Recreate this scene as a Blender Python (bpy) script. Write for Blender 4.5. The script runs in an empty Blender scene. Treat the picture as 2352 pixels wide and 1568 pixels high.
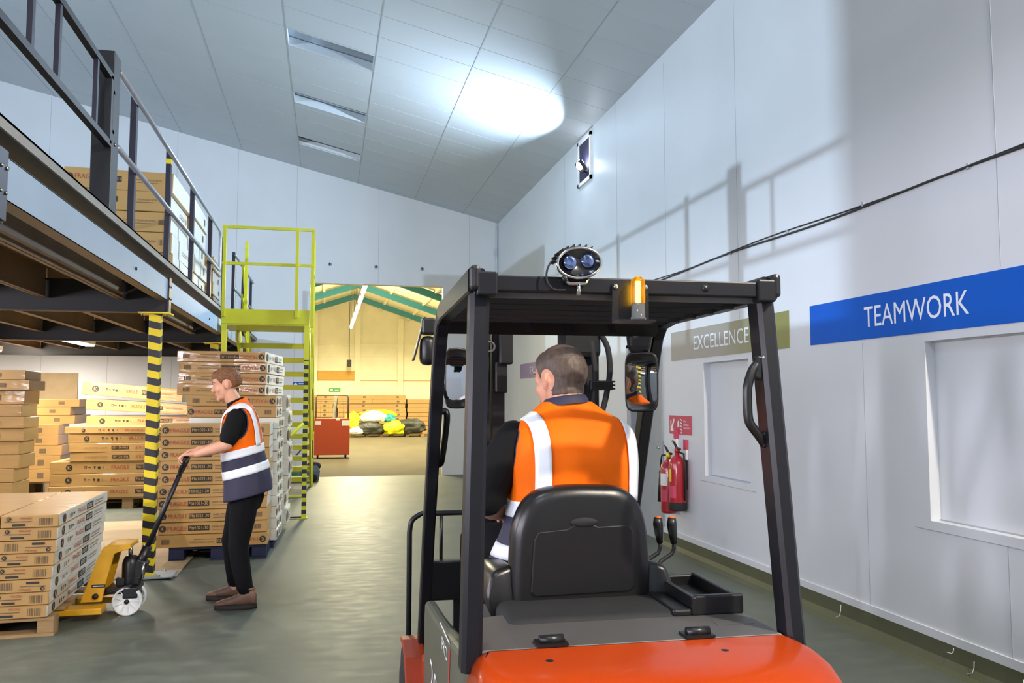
import bpy, bmesh, math, random
from math import sin, cos, pi, radians, sqrt, atan2
from mathutils import Vector, Matrix, Euler, noise
from mathutils.bvhtree import BVHTree

V = Vector
rnd = random.Random(7)
SC = bpy.context.scene
COL = SC.collection

# ------------------------------------------------------------------ materials
def lin(c):
    f = lambda u: u / 12.92 if u <= .04045 else ((u + .055) / 1.055) ** 2.4
    if isinstance(c, str):
        c = [int(c[i:i + 2], 16) / 255 for i in (0, 2, 4)]
    return tuple(f(u) for u in c)

MATS = {}
def mat(name, col, rough=.5, metal=0., var=.06, scale=6., bump=0., coat=0., coat_rough=.1, spec=.5,
        stretch=(1, 1, 1), bscale=None, detail=4, bdist=.004):
    m = bpy.data.materials.new(name); m.use_nodes = True
    nt = m.node_tree; b = nt.nodes['Principled BSDF']
    c = lin(col)
    tc = nt.nodes.new('ShaderNodeTexCoord'); mp = nt.nodes.new('ShaderNodeMapping')
    mp.inputs['Scale'].default_value = stretch
    nt.links.new(tc.outputs['Object'], mp.inputs['Vector'])
    n = nt.nodes.new('ShaderNodeTexNoise'); n.inputs['Scale'].default_value = scale; n.inputs['Detail'].default_value = detail
    nt.links.new(mp.outputs['Vector'], n.inputs['Vector'])
    mx = nt.nodes.new('ShaderNodeMix'); mx.data_type = 'RGBA'
    mx.inputs['A'].default_value = (*[max(0, u * (1 - var * 2)) for u in c], 1)
    mx.inputs['B'].default_value = (*[min(1, u * (1 + var * 2)) for u in c], 1)
    nt.links.new(n.outputs['Fac'], mx.inputs['Factor'])
    nt.links.new(mx.outputs['Result'], b.inputs['Base Color'])
    b.inputs['Roughness'].default_value = rough; b.inputs['Metallic'].default_value = metal
    b.inputs['Coat Weight'].default_value = coat; b.inputs['Coat Roughness'].default_value = coat_rough
    b.inputs['Specular IOR Level'].default_value = spec
    if bump:
        n2 = nt.nodes.new('ShaderNodeTexNoise'); n2.inputs['Scale'].default_value = bscale or scale * 4
        nt.links.new(mp.outputs['Vector'], n2.inputs['Vector'])
        bp = nt.nodes.new('ShaderNodeBump'); bp.inputs['Strength'].default_value = bump; bp.inputs['Distance'].default_value = bdist
        nt.links.new(n2.outputs['Fac'], bp.inputs['Height']); nt.links.new(bp.outputs['Normal'], b.inputs['Normal'])
        if coat: nt.links.new(bp.outputs['Normal'], b.inputs['Coat Normal'])
    MATS[name] = m
    return m

def emit(name, col, strength):
    m = bpy.data.materials.new(name); m.use_nodes = True
    nt = m.node_tree; b = nt.nodes['Principled BSDF']
    b.inputs['Base Color'].default_value = (*lin(col), 1)
    b.inputs['Emission Color'].default_value = (*lin(col), 1); b.inputs['Emission Strength'].default_value = strength
    MATS[name] = m
    return m

def stripes(name, c1, c2, period, axis=(0, .35, 1), duty=.5, rough=.5):
    m = mat(name, c1, rough, var=.05); nt = m.node_tree; b = nt.nodes['Principled BSDF']
    tc = nt.nodes['Texture Coordinate']
    d = nt.nodes.new('ShaderNodeVectorMath'); d.operation = 'DOT_PRODUCT'; d.inputs[1].default_value = axis
    nt.links.new(tc.outputs['Object'], d.inputs[0])
    dv = nt.nodes.new('ShaderNodeMath'); dv.operation = 'DIVIDE'; dv.inputs[1].default_value = period
    nt.links.new(d.outputs['Value'], dv.inputs[0])
    fr = nt.nodes.new('ShaderNodeMath'); fr.operation = 'FRACT'; nt.links.new(dv.outputs[0], fr.inputs[0])
    gt = nt.nodes.new('ShaderNodeMath'); gt.operation = 'GREATER_THAN'; gt.inputs[1].default_value = duty
    nt.links.new(fr.outputs[0], gt.inputs[0])
    old = b.inputs['Base Color'].links[0].from_socket
    mx = nt.nodes.new('ShaderNodeMix'); mx.data_type = 'RGBA'
    nt.links.new(gt.outputs[0], mx.inputs['Factor']); nt.links.new(old, mx.inputs['A'])
    mx.inputs['B'].default_value = (*lin(c2), 1)
    nt.links.new(mx.outputs['Result'], b.inputs['Base Color'])
    return m

mat('wall_paint', 'D9DCE0', .42, var=.035, scale=1.3, detail=6)
mat('wall_gap', 'A9ADB1', .7, var=.05)
mat('ceiling_panel', 'C2C8CC', .42, var=.03, scale=.9)
mat('cream_wall', 'E9E3CC', .7, var=.08, scale=1.2)
mat('floor_tan', '635B48', .8, spec=.15, var=.12, scale=1.2, stretch=(1, .4, 1))
mat('cream_lower', 'ECE6CC', .7, var=.05, scale=1.2)
mat('roof_sheet', 'EFE8C9', .6, var=.04)
mat('teal_steel', '35818F', .5)
mat('tan_board', 'C79A4A', .7)
mat('cove_green', '56583F', .5, var=.12, scale=3)
mat('door_grey', 'A3A7AB', .5)
mat('black_steel', '18181C', .42, var=.1, scale=9, spec=.5)
mat('guard_black', '16171C', .38, var=.1, scale=12, spec=.3)
mat('dark_steel', '181716', .55)
mat('joist_steel', '80694E', .6, var=.15, scale=3)
mat('galvanised', 'B4BCC4', .42, metal=.55, var=.1, scale=4)
mat('deck_board', '6B5F4E', .7, var=.12)
mat('rail_tube', 'AEB4C0', .4, metal=.5)
mat('purple_steel', '282636', .4)
mat('beam_blue', '93A7BD', .5, var=.05, scale=2)
mat('edge_grey', '8F8C84', .6, var=.15, scale=4)
mat('stair_yellow', 'C8C820', .45, var=.06)
mat('hazard_yellow', 'DCC51E', .5)
stripes('hazard', 'E2CB1C', '26262B', .125, (.22, -.22, 1))
stripes('hazard_small', 'C6CC22', '22223A', .105, (0, .2, 1))
mat('cardboard', 'B08A50', .6, var=.09, scale=5, detail=8, coat=.45, coat_rough=.1, bump=.55, bscale=16, bdist=.006, stretch=(.35, 1, 1))
mat('cardboard_dry', 'B59E78', .8, var=.09, scale=5, detail=8)
mat('cardboard_far', 'B08E5C', .8, var=.10, scale=3)
mat('wrap_sheen_white', 'D6D5CB', .5, var=.06, scale=6, coat=.6, coat_rough=.15, bump=.5, bscale=16, bdist=.006)  # white stands in for bright walls mirrored in the glossy wrap
mat('print_black', '2A2622', .6)
mat('print_red', 'A8452F', .6)
mat('print_tan', 'BD975F', .6)
mat('print_grey', '6B5840', .7)
mat('tape_shine', 'D2BE97', .15, coat=1)
mat('pallet_wood', '9C7E55', .8, var=.18, scale=6, stretch=(1, 8, 8))
mat('pallet_blue', '10183C', .6, var=.15)
mat('truck_yellow', 'D9A016', .4, var=.1, scale=10, coat=.2)
mat('wheel_white', 'D8DAD6', .35)
mat('rubber', '1B1B1C', .75, var=.15, scale=20)
mat('black_plastic', '151516', .36, var=.06, bump=.15, bscale=180, bdist=.0006)
mat('seat_vinyl', '181717', .32, var=.08, bump=.25, bscale=150, bdist=.0008)
mat('chrome', 'C9C9C9', .18, metal=1)
mat('orange_paint', 'A83905', .3, var=.06, scale=3, coat=.14, coat_rough=.06, spec=.2)
mat('recess_panel', '9AA5B2', .5)
mat('hood_grey', '4E4C4A', .5, var=.08, scale=5)
mat('side_grey', '565849', .45, var=.06)
mat('fender_orange', '9A3412', .45)
mat('white_vinyl', 'E6E6E6', .5)
mat('red_vinyl', 'C02A2A', .5)
mat('lever_orange', 'D9661E', .5)
mat('skin', 'D9A184', .5, var=.05, scale=25, spec=.35)
mat('skin_driver', 'D69C80', .5, var=.06, scale=25, spec=.35)
mat('hair_ginger', '7A5030', .55, var=.3, scale=60, stretch=(1, 1, .3), bump=.6, bscale=130, bdist=.002)
mat('hair_brown', '54453A', .55, var=.4, scale=90, stretch=(1, 1, .35), bump=.7, bscale=160, bdist=.002)
mat('eye_white', 'E5E0DA', .2)
mat('eye_dark', '2A221E', .2)
mat('lip', 'B96F63', .5)
mat('polo_black', '0D0D0F', .85, spec=.25, var=.12, scale=12, bump=.4, bscale=9, bdist=.012)
mat('trouser_black', '0B0B0E', .9, spec=.2, var=.12, scale=10, bump=.4, bscale=8, bdist=.012)
mat('vest_orange', 'F56C08', .65, var=.04, scale=6, bump=.45, bscale=5, bdist=.014, spec=.15)
mat('vest_navy', '2B2A42', .7, var=.08, scale=6, bump=.45, bscale=5, bdist=.014)
mat('reflective', 'E9EEF4', .35, var=.03, bump=.3, bscale=7, bdist=.01)
mat('boot_leather', '6E5240', .6, var=.18, scale=18, bump=.3, bscale=60)
mat('boot_sole', '2A221D', .8)
mat('lace', '8F7A60', .7)
mat('extinguisher_red', 'A31621', .28, coat=.5)
mat('sign_red', 'C3405B', .5)
mat('sign_blue', '0558BE', .6, var=.03, spec=.2)
mat('sign_purple', '7B5C9B', .4)
mat('sign_text', 'E6EAF0', .5)
mat('cage_red', 'A83E12', .5, var=.05)
mat('grey_wire', '6E6E70', .5, metal=.5)
mat('bag_yellow', 'DCE01A', .45, bump=.6, bscale=9, bdist=.04)
mat('bag_white', 'DDE2DF', .4, bump=.6, bscale=9, bdist=.04)
mat('bag_teal', '2E8F92', .45, bump=.6, bscale=9, bdist=.04)
mat('bag_black', '3A3B36', .5, bump=.6, bscale=9, bdist=.04)
mat('cleaner_green', '5B7F5A', .5)
mat('cleaner_grey', '5C666B', .5)
mat('cable_black', '2A2C2E', .6)
mat('post_orange', 'C98E1C', .5)
mat('sign_green', '2E9E5B', .5)
mat('paper_white', 'DEDDD8', .7)
emit('tube_cool', 'F4F7FF', 26)
emit('tube_warm', 'FFF3CF', 30)
emit('flood_glass', 'EAF2FF', 60)
emit('beacon_core', 'FFD873', 40)

def glass(name, col, rough=.05, trans=.9):
    m = mat(name, col, rough, var=0.)
    m.node_tree.nodes['Principled BSDF'].inputs['Transmission Weight'].default_value = trans
    m.node_tree.nodes['Principled BSDF'].inputs['IOR'].default_value = 1.3
glass('amber_lens', 'FFC61A', .2, .92); glass('clear_lens', 'C9CDCD', .08, .85)
mat('mirror_glass', 'D8DCDD', .02, metal=1, var=0.)
mat('lamp_lens', '7286BC', .04, metal=.9, var=.45, scale=45, coat=1)
mat('lamp_dark', '0E0E12', .12, coat=1)

# graded sign: grey on one end, olive on the other (as printed)
def olive_sign():
    m = mat('sign_olive', '8F8C86', .4, var=.02); nt = m.node_tree; b = nt.nodes['Principled BSDF']
    tc = nt.nodes['Texture Coordinate']; sp = nt.nodes.new('ShaderNodeSeparateXYZ'); nt.links.new(tc.outputs['Object'], sp.inputs[0])
    mr = nt.nodes.new('ShaderNodeMapRange'); mr.inputs['From Min'].default_value = -.1; mr.inputs['From Max'].default_value = .75
    nt.links.new(sp.outputs['X'], mr.inputs['Value'])
    mx = nt.nodes.new('ShaderNodeMix'); mx.data_type = 'RGBA'; mx.inputs['A'].default_value = (*lin('99958F'), 1); mx.inputs['B'].default_value = (*lin('85854A'), 1)
    nt.links.new(mr.outputs[0], mx.inputs['Factor']); nt.links.new(mx.outputs['Result'], b.inputs['Base Color'])
olive_sign()

def floor_mat():
    m = bpy.data.materials.new('floor_resin'); m.use_nodes = True; nt = m.node_tree; b = nt.nodes['Principled BSDF']; MATS['floor_resin'] = m
    tc = nt.nodes.new('ShaderNodeTexCoord')
    def nz(scale, det, st=(1, 1, 1)):
        mp = nt.nodes.new('ShaderNodeMapping'); mp.inputs['Scale'].default_value = st; nt.links.new(tc.outputs['Object'], mp.inputs['Vector'])
        n = nt.nodes.new('ShaderNodeTexNoise'); n.inputs['Scale'].default_value = scale; n.inputs['Detail'].default_value = det
        nt.links.new(mp.outputs['Vector'], n.inputs['Vector']); return n
    a = nz(.8, 7); s = nz(7, 9, (.8, 1.7, 1)); g = nz(40, 3)
    r = nt.nodes.new('ShaderNodeValToRGB'); nt.links.new(a.outputs['Fac'], r.inputs['Fac'])
    r.color_ramp.elements[0].position = .3; r.color_ramp.elements[0].color = (*lin('565C52'), 1)
    r.color_ramp.elements[1].position = .72; r.color_ramp.elements[1].color = (*lin('6B7166'), 1)
    r2 = nt.nodes.new('ShaderNodeValToRGB'); nt.links.new(s.outputs['Fac'], r2.inputs['Fac'])
    r2.color_ramp.elements[0].position = .42; r2.color_ramp.elements[0].color = (.86, .86, .84, 1)
    r2.color_ramp.elements[1].position = .66; r2.color_ramp.elements[1].color = (1.05, 1.05, 1.0, 1)
    mx = nt.nodes.new('ShaderNodeMix'); mx.data_type = 'RGBA'; mx.blend_type = 'MULTIPLY'; mx.inputs['Factor'].default_value = 1
    nt.links.new(r.outputs['Color'], mx.inputs['A']); nt.links.new(r2.outputs['Color'], mx.inputs['B'])
    nt.links.new(mx.outputs['Result'], b.inputs['Base Color'])
    rr = nt.nodes.new('ShaderNodeMapRange'); rr.inputs['To Min'].default_value = .40; rr.inputs['To Max'].default_value = .62
    nt.links.new(s.outputs['Fac'], rr.inputs['Value']); nt.links.new(rr.outputs[0], b.inputs['Roughness'])
    bp = nt.nodes.new('ShaderNodeBump'); bp.inputs['Strength'].default_value = .12; bp.inputs['Distance'].default_value = .004
    nt.links.new(g.outputs['Fac'], bp.inputs['Height']); nt.links.new(bp.outputs['Normal'], b.inputs['Normal'])
floor_mat()

# ------------------------------------------------------------------ mesh builder
class MB:
    def __init__(s): s.bm = bmesh.new(); s.ms = []
    def mi(s, m):
        if m not in s.ms: s.ms.append(m)
        return s.ms.index(m)
    def _fin(s, faces, m, smooth):
        i = s.mi(m)
        for f in faces: f.material_index = i; f.smooth = smooth
    def box(s, c, size, m, rot=None, bev=0., seg=2, smooth=False):
        mt = Matrix.Translation(V(c)) @ (rot.to_matrix().to_4x4() if isinstance(rot, Euler) else (rot.to_4x4() if rot else Matrix())) @ Matrix.Diagonal((*size, 1))
        t = bmesh.new(); bmesh.ops.create_cube(t, size=1., matrix=mt)
        if bev: bmesh.ops.bevel(t, geom=list(t.edges), offset=bev, segments=seg, profile=.5, affect='EDGES', clamp_overlap=True)
        s.merge(t, m, smooth)
    def bb(s, lo, hi, m, **k):
        lo, hi = V(lo), V(hi); s.box((lo + hi) / 2, hi - lo, m, **k)
    def merge(s, t, m, smooth=False):
        mp = [s.bm.verts.new(v.co) for v in t.verts]
        t.verts.index_update(); i = s.mi(m)
        for f in t.faces:
            nf = s.bm.faces.new([mp[v.index] for v in f.verts]); nf.material_index = i; nf.smooth = smooth
        t.free()
    def rings(s, rs, m, cap0=True, cap1=True, smooth=True, closed=True):
        vr = [[s.bm.verts.new(p) for p in r] for r in rs]; n = len(rs[0]); fs = []
        for a, b in zip(vr, vr[1:]):
            for i in range(n if closed else n - 1):
                j = (i + 1) % n; fs.append(s.bm.faces.new((a[i], a[j], b[j], b[i])))
        if cap0: fs.append(s.bm.faces.new(list(reversed(vr[0]))))
        if cap1: fs.append(s.bm.faces.new(vr[-1]))
        s._fin(fs, m, smooth)
        return vr
    def tube(s, pts, r, m, n=10, smooth=True, caps=True, loop=False):
        pts = [V(p) for p in pts]; rs = r if isinstance(r, (list, tuple)) else [r] * len(pts)
        out = []; up = None
        for i, p in enumerate(pts):
            if loop: t = pts[(i + 1) % len(pts)] - pts[i - 1]
            else: t = pts[min(i + 1, len(pts) - 1)] - pts[max(i - 1, 0)]
            t.normalize()
            if up is None: up = V((0, 0, 1)) if abs(t.z) < .9 else V((1, 0, 0))
            a = t.cross(up)
            if a.length < 1e-4: a = t.cross(V((0, 1, 0)))
            a.normalize(); b = a.cross(t).normalized(); up = b
            out.append([p + a * rs[i] * cos(2 * pi * k / n) + b * rs[i] * sin(2 * pi * k / n) for k in range(n)])
        if loop: out.append(out[0])
        s.rings(out, m, caps and not loop, caps and not loop, smooth)
    def cyl(s, a, b, r, m, n=20, r2=None, smooth=True):
        s.tube([a, b], [r, r if r2 is None else r2], m, n, smooth)
    def prism(s, poly, d, m, frame=None, bev=0.):
        # poly: list of (u,v); frame: (origin, U, Vv, N); extruded d along N centred
        o, U, W, N = frame; o, U, W, N = V(o), V(U), V(W), V(N)
        t = bmesh.new()
        a = [t.verts.new(o + U * u + W * v - N * d / 2) for u, v in poly]
        b = [t.verts.new(o + U * u + W * v + N * d / 2) for u, v in poly]
        k = len(poly)
        t.faces.new(a); t.faces.new(list(reversed(b)))
        for i in range(k): t.faces.new((a[i], b[i], b[(i + 1) % k], a[(i + 1) % k]))
        bmesh.ops.recalc_face_normals(t, faces=t.faces)
        if bev: bmesh.ops.bevel(t, geom=list(t.edges), offset=bev, segments=2, profile=.5, affect='EDGES', clamp_overlap=True)
        s.merge(t, m)
    def ell(s, c, r, m, rot=None, n=16, k=10):
        mt = Matrix.Translation(V(c)) @ (rot.to_4x4() if rot else Matrix()) @ Matrix.Diagonal((*r, 1))
        t = bmesh.new(); bmesh.ops.create_uvsphere(t, u_segments=n, v_segments=k, radius=1, matrix=mt); s.merge(t, m, True)
    def lathe(s, prof, m, c=(0, 0, 0), axis='Z', n=28, smooth=True):
        c = V(c); rs = []
        for r, h in prof:
            ring = []
            for k in range(n):
                a = 2 * pi * k / n; x, y = r * cos(a), r * sin(a)
                ring.append(c + (V((x, y, h)) if axis == 'Z' else V((h, x, y)) if axis == 'X' else V((x, -h, y)) if axis == 'Y' else V((0, 0, 0))))
            rs.append(ring)
        s.rings(rs, m, True, True, smooth)
    def torus(s, c, R, r, m, ax=V((0, 0, 1)), n=36, k=10, rx=None):
        ax = V(ax).normalized(); u = ax.orthogonal().normalized(); w = ax.cross(u)
        s.tube([V(c) + u * R * cos(2 * pi * i / n) + w * (rx or R) * sin(2 * pi * i / n) for i in range(n)], r, m, k, loop=True)
    def build(s, name, parent=None, loc=None, rotz=0, shade=None):
        bmesh.ops.recalc_face_normals(s.bm, faces=s.bm.faces)
        me = bpy.data.meshes.new(name); s.bm.to_mesh(me); s.bm.free()
        for m in s.ms: me.materials.append(MATS[m])
        return link(name, me, parent, loc, rotz)

def link(name, me, parent=None, loc=None, rotz=0):
    o = bpy.data.objects.new(name, me); COL.objects.link(o)
    if parent is not None: o.parent = parent
    if loc is not None: o.location = loc
    if rotz: o.rotation_euler = (0, 0, rotz)
    return o

def tag(o, label=None, cat=None, group=None, kind=None):
    if label: o['label'] = label
    if cat: o['category'] = cat
    if group: o['group'] = group
    if kind: o['kind'] = kind
    return o

def thing(name, label, cat, loc=(0, 0, 0), rotz=0, group=None):
    o = bpy.data.objects.new(name, None); COL.objects.link(o); o.empty_display_size = .1
    o.location = loc; o.rotation_euler = (0, 0, rotz)
    return tag(o, label, cat, group)

def struct(o): o['kind'] = 'structure'; return o

def copy_of(src, parent=None, name=None):
    c = src.copy(); COL.objects.link(c)
    if parent is not None: c.parent = parent
    return c

def smooth_by_angle(o, ang=40):
    me = o.data
    me.polygons.foreach_set('use_smooth', [True] * len(me.polygons))
    try: me.set_sharp_from_angle(angle=radians(ang))
    except Exception: pass
    return o

TXT = {}
def text_mesh(s):
    """flat letters as (verts, faces), lower-left at 0, height 1 for capitals"""
    if s in TXT: return TXT[s]
    cu = bpy.data.curves.new('letters', 'FONT'); cu.body = s; cu.resolution_u = 3; cu.size = 1
    o = bpy.data.objects.new('letters', cu); COL.objects.link(o)
    dg = bpy.context.evaluated_depsgraph_get(); me = bpy.data.meshes.new_from_object(o.evaluated_get(dg))
    vs = [v.co.copy() for v in me.vertices]; fs = [tuple(p.vertices) for p in me.polygons]
    bpy.data.objects.remove(o); bpy.data.curves.remove(cu); bpy.data.meshes.remove(me)
    x0 = min(v.x for v in vs); x1 = max(v.x for v in vs); y0 = min(v.y for v in vs); y1 = max(v.y for v in vs)
    TXT[s] = ([((v.x - x0) / (x1 - x0), (v.y - y0) / (y1 - y0)) for v in vs], fs)
    return TXT[s]

def put_text(mb, s, o, U, W, w, h, m, lift=None):
    """letters from origin o (lower left), spanning w along U and h along W"""
    vs, fs = text_mesh(s); o, U, W = V(o), V(U), V(W); i = mb.mi(m)
    bv = [mb.bm.verts.new(o + U * (x * w) + W * (y * h) + (lift or V((0, 0, 0)))) for x, y in vs]
    for f in fs:
        try: q = mb.bm.faces.new([bv[k] for k in f]); q.material_index = i
        except ValueError: pass

def quad(mb, o, U, W, w, h, m):
    o, U, W = V(o), V(U), V(W)
    f = mb.bm.faces.new([mb.bm.verts.new(o + U * a * w + W * b * h) for a, b in ((0, 0), (1, 0), (1, 1), (0, 1))]); f.material_index = mb.mi(m)

def poly(mb, pts, m):
    f = mb.bm.faces.new([mb.bm.verts.new(V(p)) for p in pts]); f.material_index = mb.mi(m)

def spl(pts, n=4, loop=False):
    pts = [V(p) for p in pts]; k = len(pts); out = []
    for i in range(k if loop else k - 1):
        p0, p1, p2, p3 = (pts[(i + d) % k] if loop else pts[max(0, min(k - 1, i + d))] for d in (-1, 0, 1, 2))
        for q in range(n):
            u = q / n; out.append(.5 * ((2 * p1) + (p2 - p0) * u + (2 * p0 - 5 * p1 + 4 * p2 - p3) * u * u + (3 * p1 - p0 - 3 * p2 + p3) * u ** 3))
    return out if loop else out + [pts[-1]]

def disc(mb, c, U, W, r, m, n=20):
    poly(mb, [V(c) + V(U) * r * cos(2 * pi * i / n) + V(W) * r * sin(2 * pi * i / n) for i in range(n)], m)

ORD = 'topmost second third fourth fifth sixth seventh eighth ninth tenth eleventh twelfth thirteenth fourteenth fifteenth sixteenth'.split()
def ordinal(i): return 'topmost' if i == 0 else ORD[i] + ' from the top'
# ------------------------------------------------------------------ setting
XR, YB, YF, XL = 3.52, 16.95, -7.0, -13.0
def roof_z(x): return 5.305 - .2365 * (x - 3.52)

m = MB(); m.bb((XL - .5, YF - .5, -.12), (10.5, 17.0, 0), 'floor_resin'); struct(m.build('floor'))
m = MB(); m.bb((XL - .5, 17.0, -.12), (10.5, 39, -.0), 'floor_tan'); struct(m.build('floor_far'))

# right wall: blocks around the door and the two blanked-off window recesses, panel joints as a child
m = MB(); T = .2
RW = [(YF, 2.1, None), (2.1, 4.265, (.83, 1.9)), (4.265, 6.39, None), (6.39, 7.25, (.83, 1.9)), (7.25, 8.25, None), (8.25, 9.29, (0, 2.18)), (9.29, YB + .1, None)]
for a, b, hole in RW:
    for lo, hi in ([(0, 5.31)] if not hole else [q for q in ((0, hole[0]), (hole[1], 5.31)) if q[1] > q[0]]):
        m.bb((XR, a, lo), (XR + T, b, hi), 'wall_paint')
wr = struct(m.build('wall_right'))
m = MB()
for y, z0, z1 in ((11.9, .16, 5.3), (9.6, 2.3, 5.3), (6.53, 1.95, 5.3), (8.1, 2.3, 5.2), (4.85, .16, 1.93), (3.70, .16, .78), (3.67, 2.26, 5.2), (5.9, .16, 1.9)):
    m.bb((XR - .0015, y - .0028, z0), (XR + .01, y + .0028, z1), 'wall_gap')
m.bb((XR - .0015, 2.1, .772), (XR + .01, 4.4, .778), 'wall_gap'); m.bb((XR - .0015, 6.3, .772), (XR + .01, 7.35, .778), 'wall_gap')
struct(m.build('panel_joint', wr))
for n, a, b in ((1, 2.1, 4.265), (2, 6.39, 7.25)):
    m = MB(); m.bb((XR + .07, a - .02, .81), (XR + .12, b + .02, 1.92), 'wall_paint')
    m.bb((XR + .064, a, .83), (XR + .07, b, .838), 'wall_gap'); m.bb((XR + .05, a, 1.892), (XR + .07, b, 1.9), 'wall_gap')
    struct(m.build('window_%d' % n))
m = MB(); m.bb((XR + .1, 8.25, 0), (XR + .15, 9.29, 2.18), 'door_grey')
for y in (8.25, 9.25): m.bb((XR - .012, y - .02, 0), (XR + .1, y + .04, 2.2), 'door_grey')
m.bb((XR - .012, 8.23, 2.16), (XR + .1, 9.31, 2.2), 'door_grey')
d1 = struct(m.build('door_1'))
m = MB(); m.cyl((XR + .1, 8.38, 1.02), (XR + .03, 8.38, 1.02), .012, 'chrome'); m.cyl((XR + .04, 8.38, 1.02), (XR + .04, 8.5, 1.02), .011, 'chrome'); struct(m.build('door_handle', d1))
# coved skirting
m = MB()
for a, b in ((YF, 8.23), (9.31, YB)):
    pr_ = [(0, 0), (-.075, 0), (-.03, .02), (-.012, .06), (-.008, .15), (0, .15)]
    m.prism(pr_, b - a, 'cove_green', ((XR, (a + b) / 2, 0), (1, 0, 0), (0, 0, 1), (0, 1, 0)))
bs = struct(m.build('baseboard_right'))
m = MB(); m.bb((XR - .012, YF, .15), (XR, 8.23, .2), 'wall_paint'); struct(m.build('trim_2'))
m = MB()
for y, z, l in ((5.15, .03, .1), (4.1, .1, .04), (3.95, .03, .08), (3.62, .02, .1)):
    m.tube([(XR - .016, y, z + l), (XR - .022, y - .004, z + l * .6), (XR - .03, y, z + l * .25), (XR - .045, y + .02, z + .012)], .0022, 'paper_white', 6)
o = struct(m.build('paint_drip', bs))

# back wall with the opening into the second hall
OX0, OX1, OZ = -.36, 2.35, 3.91
m = MB()
for lo, hi in (((XL, 0), (OX0, 9.3)), ((OX1, 0), (XR + T, 9.3)), ((OX0, OZ), (OX1, 9.3))):
    # cut to the roof line
    x0, x1 = lo[0], hi[0]
    z0 = lo[1]
    m.prism([(x0, z0), (x1, z0), (x1, roof_z(x1) + .02), (x0, roof_z(x0) + .02)], .2, 'wall_paint', ((0, YB + .1, 0), (1, 0, 0), (0, 0, 1), (0, 1, 0)))
wb = struct(m.build('wall_back'))
m = MB()
for x in (-6.4, -5.25, -4.1, -2.95, -1.8, -.65, 1.0, 2.9):
    z0 = 0 if not OX0 < x < OX1 else OZ + .02
    m.bb((x - .0028, YB - .0015, z0), (x + .0028, YB + .01, roof_z(x) - .02), 'wall_gap')
struct(m.build('panel_joint', wb))
m = MB(); m.bb((XL - .2, YF, 0), (XL, YB + .2, 9.3), 'wall_paint'); struct(m.build('wall_left'))
m = MB(); m.bb((XL, YF - .2, 0), (XR + T, YF, 9.3), 'wall_paint'); struct(m.build('wall_front'))
m = MB(); m.bb((-7.2, .7, 2.75), (-7.05, 4.14, 7.6), 'wall_paint'); struct(m.build('light_blocker'))  # made-up panel out of view, shades part of the right wall from flood_left
m = MB(); m.cyl((XR - .03, YB - .03, .15), (XR - .03, YB - .03, 5.28), .018, 'wall_paint'); struct(m.build('trim_1'))
for n, (x, y) in enumerate(((.02, 3.78 + .52), (.95, 4.28), (1.9, 4.27))):
    m = MB(); m.cyl((x, YB + .01, y), (x, YB - .02, y), .035, 'galvanised'); m.cyl((x, YB - .015, y), (x, YB - .03, y), .016, 'dark_steel')
    tag(m.build('wall_fixing'), ['round bolt head on white wall over the hall opening, nearest the stairs', 'round bolt head in the middle of the row over the hall opening', 'round bolt head over the hall opening, nearest the wall corner'][n], 'bolt', 'bolt heads over the hall opening')

# sloping ceiling with three shallow recesses
UX = V((1, 0, -.2365)).normalized(); UN = V((.2365, 0, 1)).normalized()
m = MB(); SL = sqrt(1 + .2365 ** 2)
rec = [(10.52, 11.02), (12.71, 13.17), (14.9, 15.38)]
def slab(x0, x1, y0, y1, up=0., th=.12, mm='ceiling_panel', mb=None):
    (mb or m).prism([(x0, roof_z(x0) + up), (x1, roof_z(x1) + up), (x1, roof_z(x1) + up + th), (x0, roof_z(x0) + up + th)], y1 - y0, mm, ((0, (y0 + y1) / 2, 0), (1, 0, 0), (0, 0, 1), (0, 1, 0)))
slab(XL, -.57, YF, YB + .1); slab(.54, XR + T, YF, YB + .1)
ys = [YF] + [q for r in rec for q in r] + [YB + .1]
for a, b in zip(ys[0::2], ys[1::2]): slab(-.57, .54, a, b)
ce = struct(m.build('ceiling'))
m = MB()
for x in [-.58 - 1.15 * k for k in range(0, 9)] + [.56, 1.73, 2.75]: slab(x - .005, x + .005, YF, YB, -.0025, .004, 'wall_gap')
for k in range(-10, 14):
    y = 9.34 + .57 * k
    wide = [(.56, XR), (-.58, .56)] if k % 2 else [(.56, XR), (-.58, .56), (-5, -.58)]
    for x0, x1 in wide: slab(x0, x1, y - .0022, y + .0022, -.002, .0035, 'wall_gap')
struct(m.build('panel_joint', ce))
for n, (a, b) in enumerate(rec):
    m = MB()
    slab(-.62, .6, a - .04, b + .04, .13, .04, 'recess_panel')
    if n == 2: slab(-.57, .54, b - .03, b - .005, .02, .1, 'white_vinyl')
    struct(m.build('window_%d' % (n + 3)))

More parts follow.
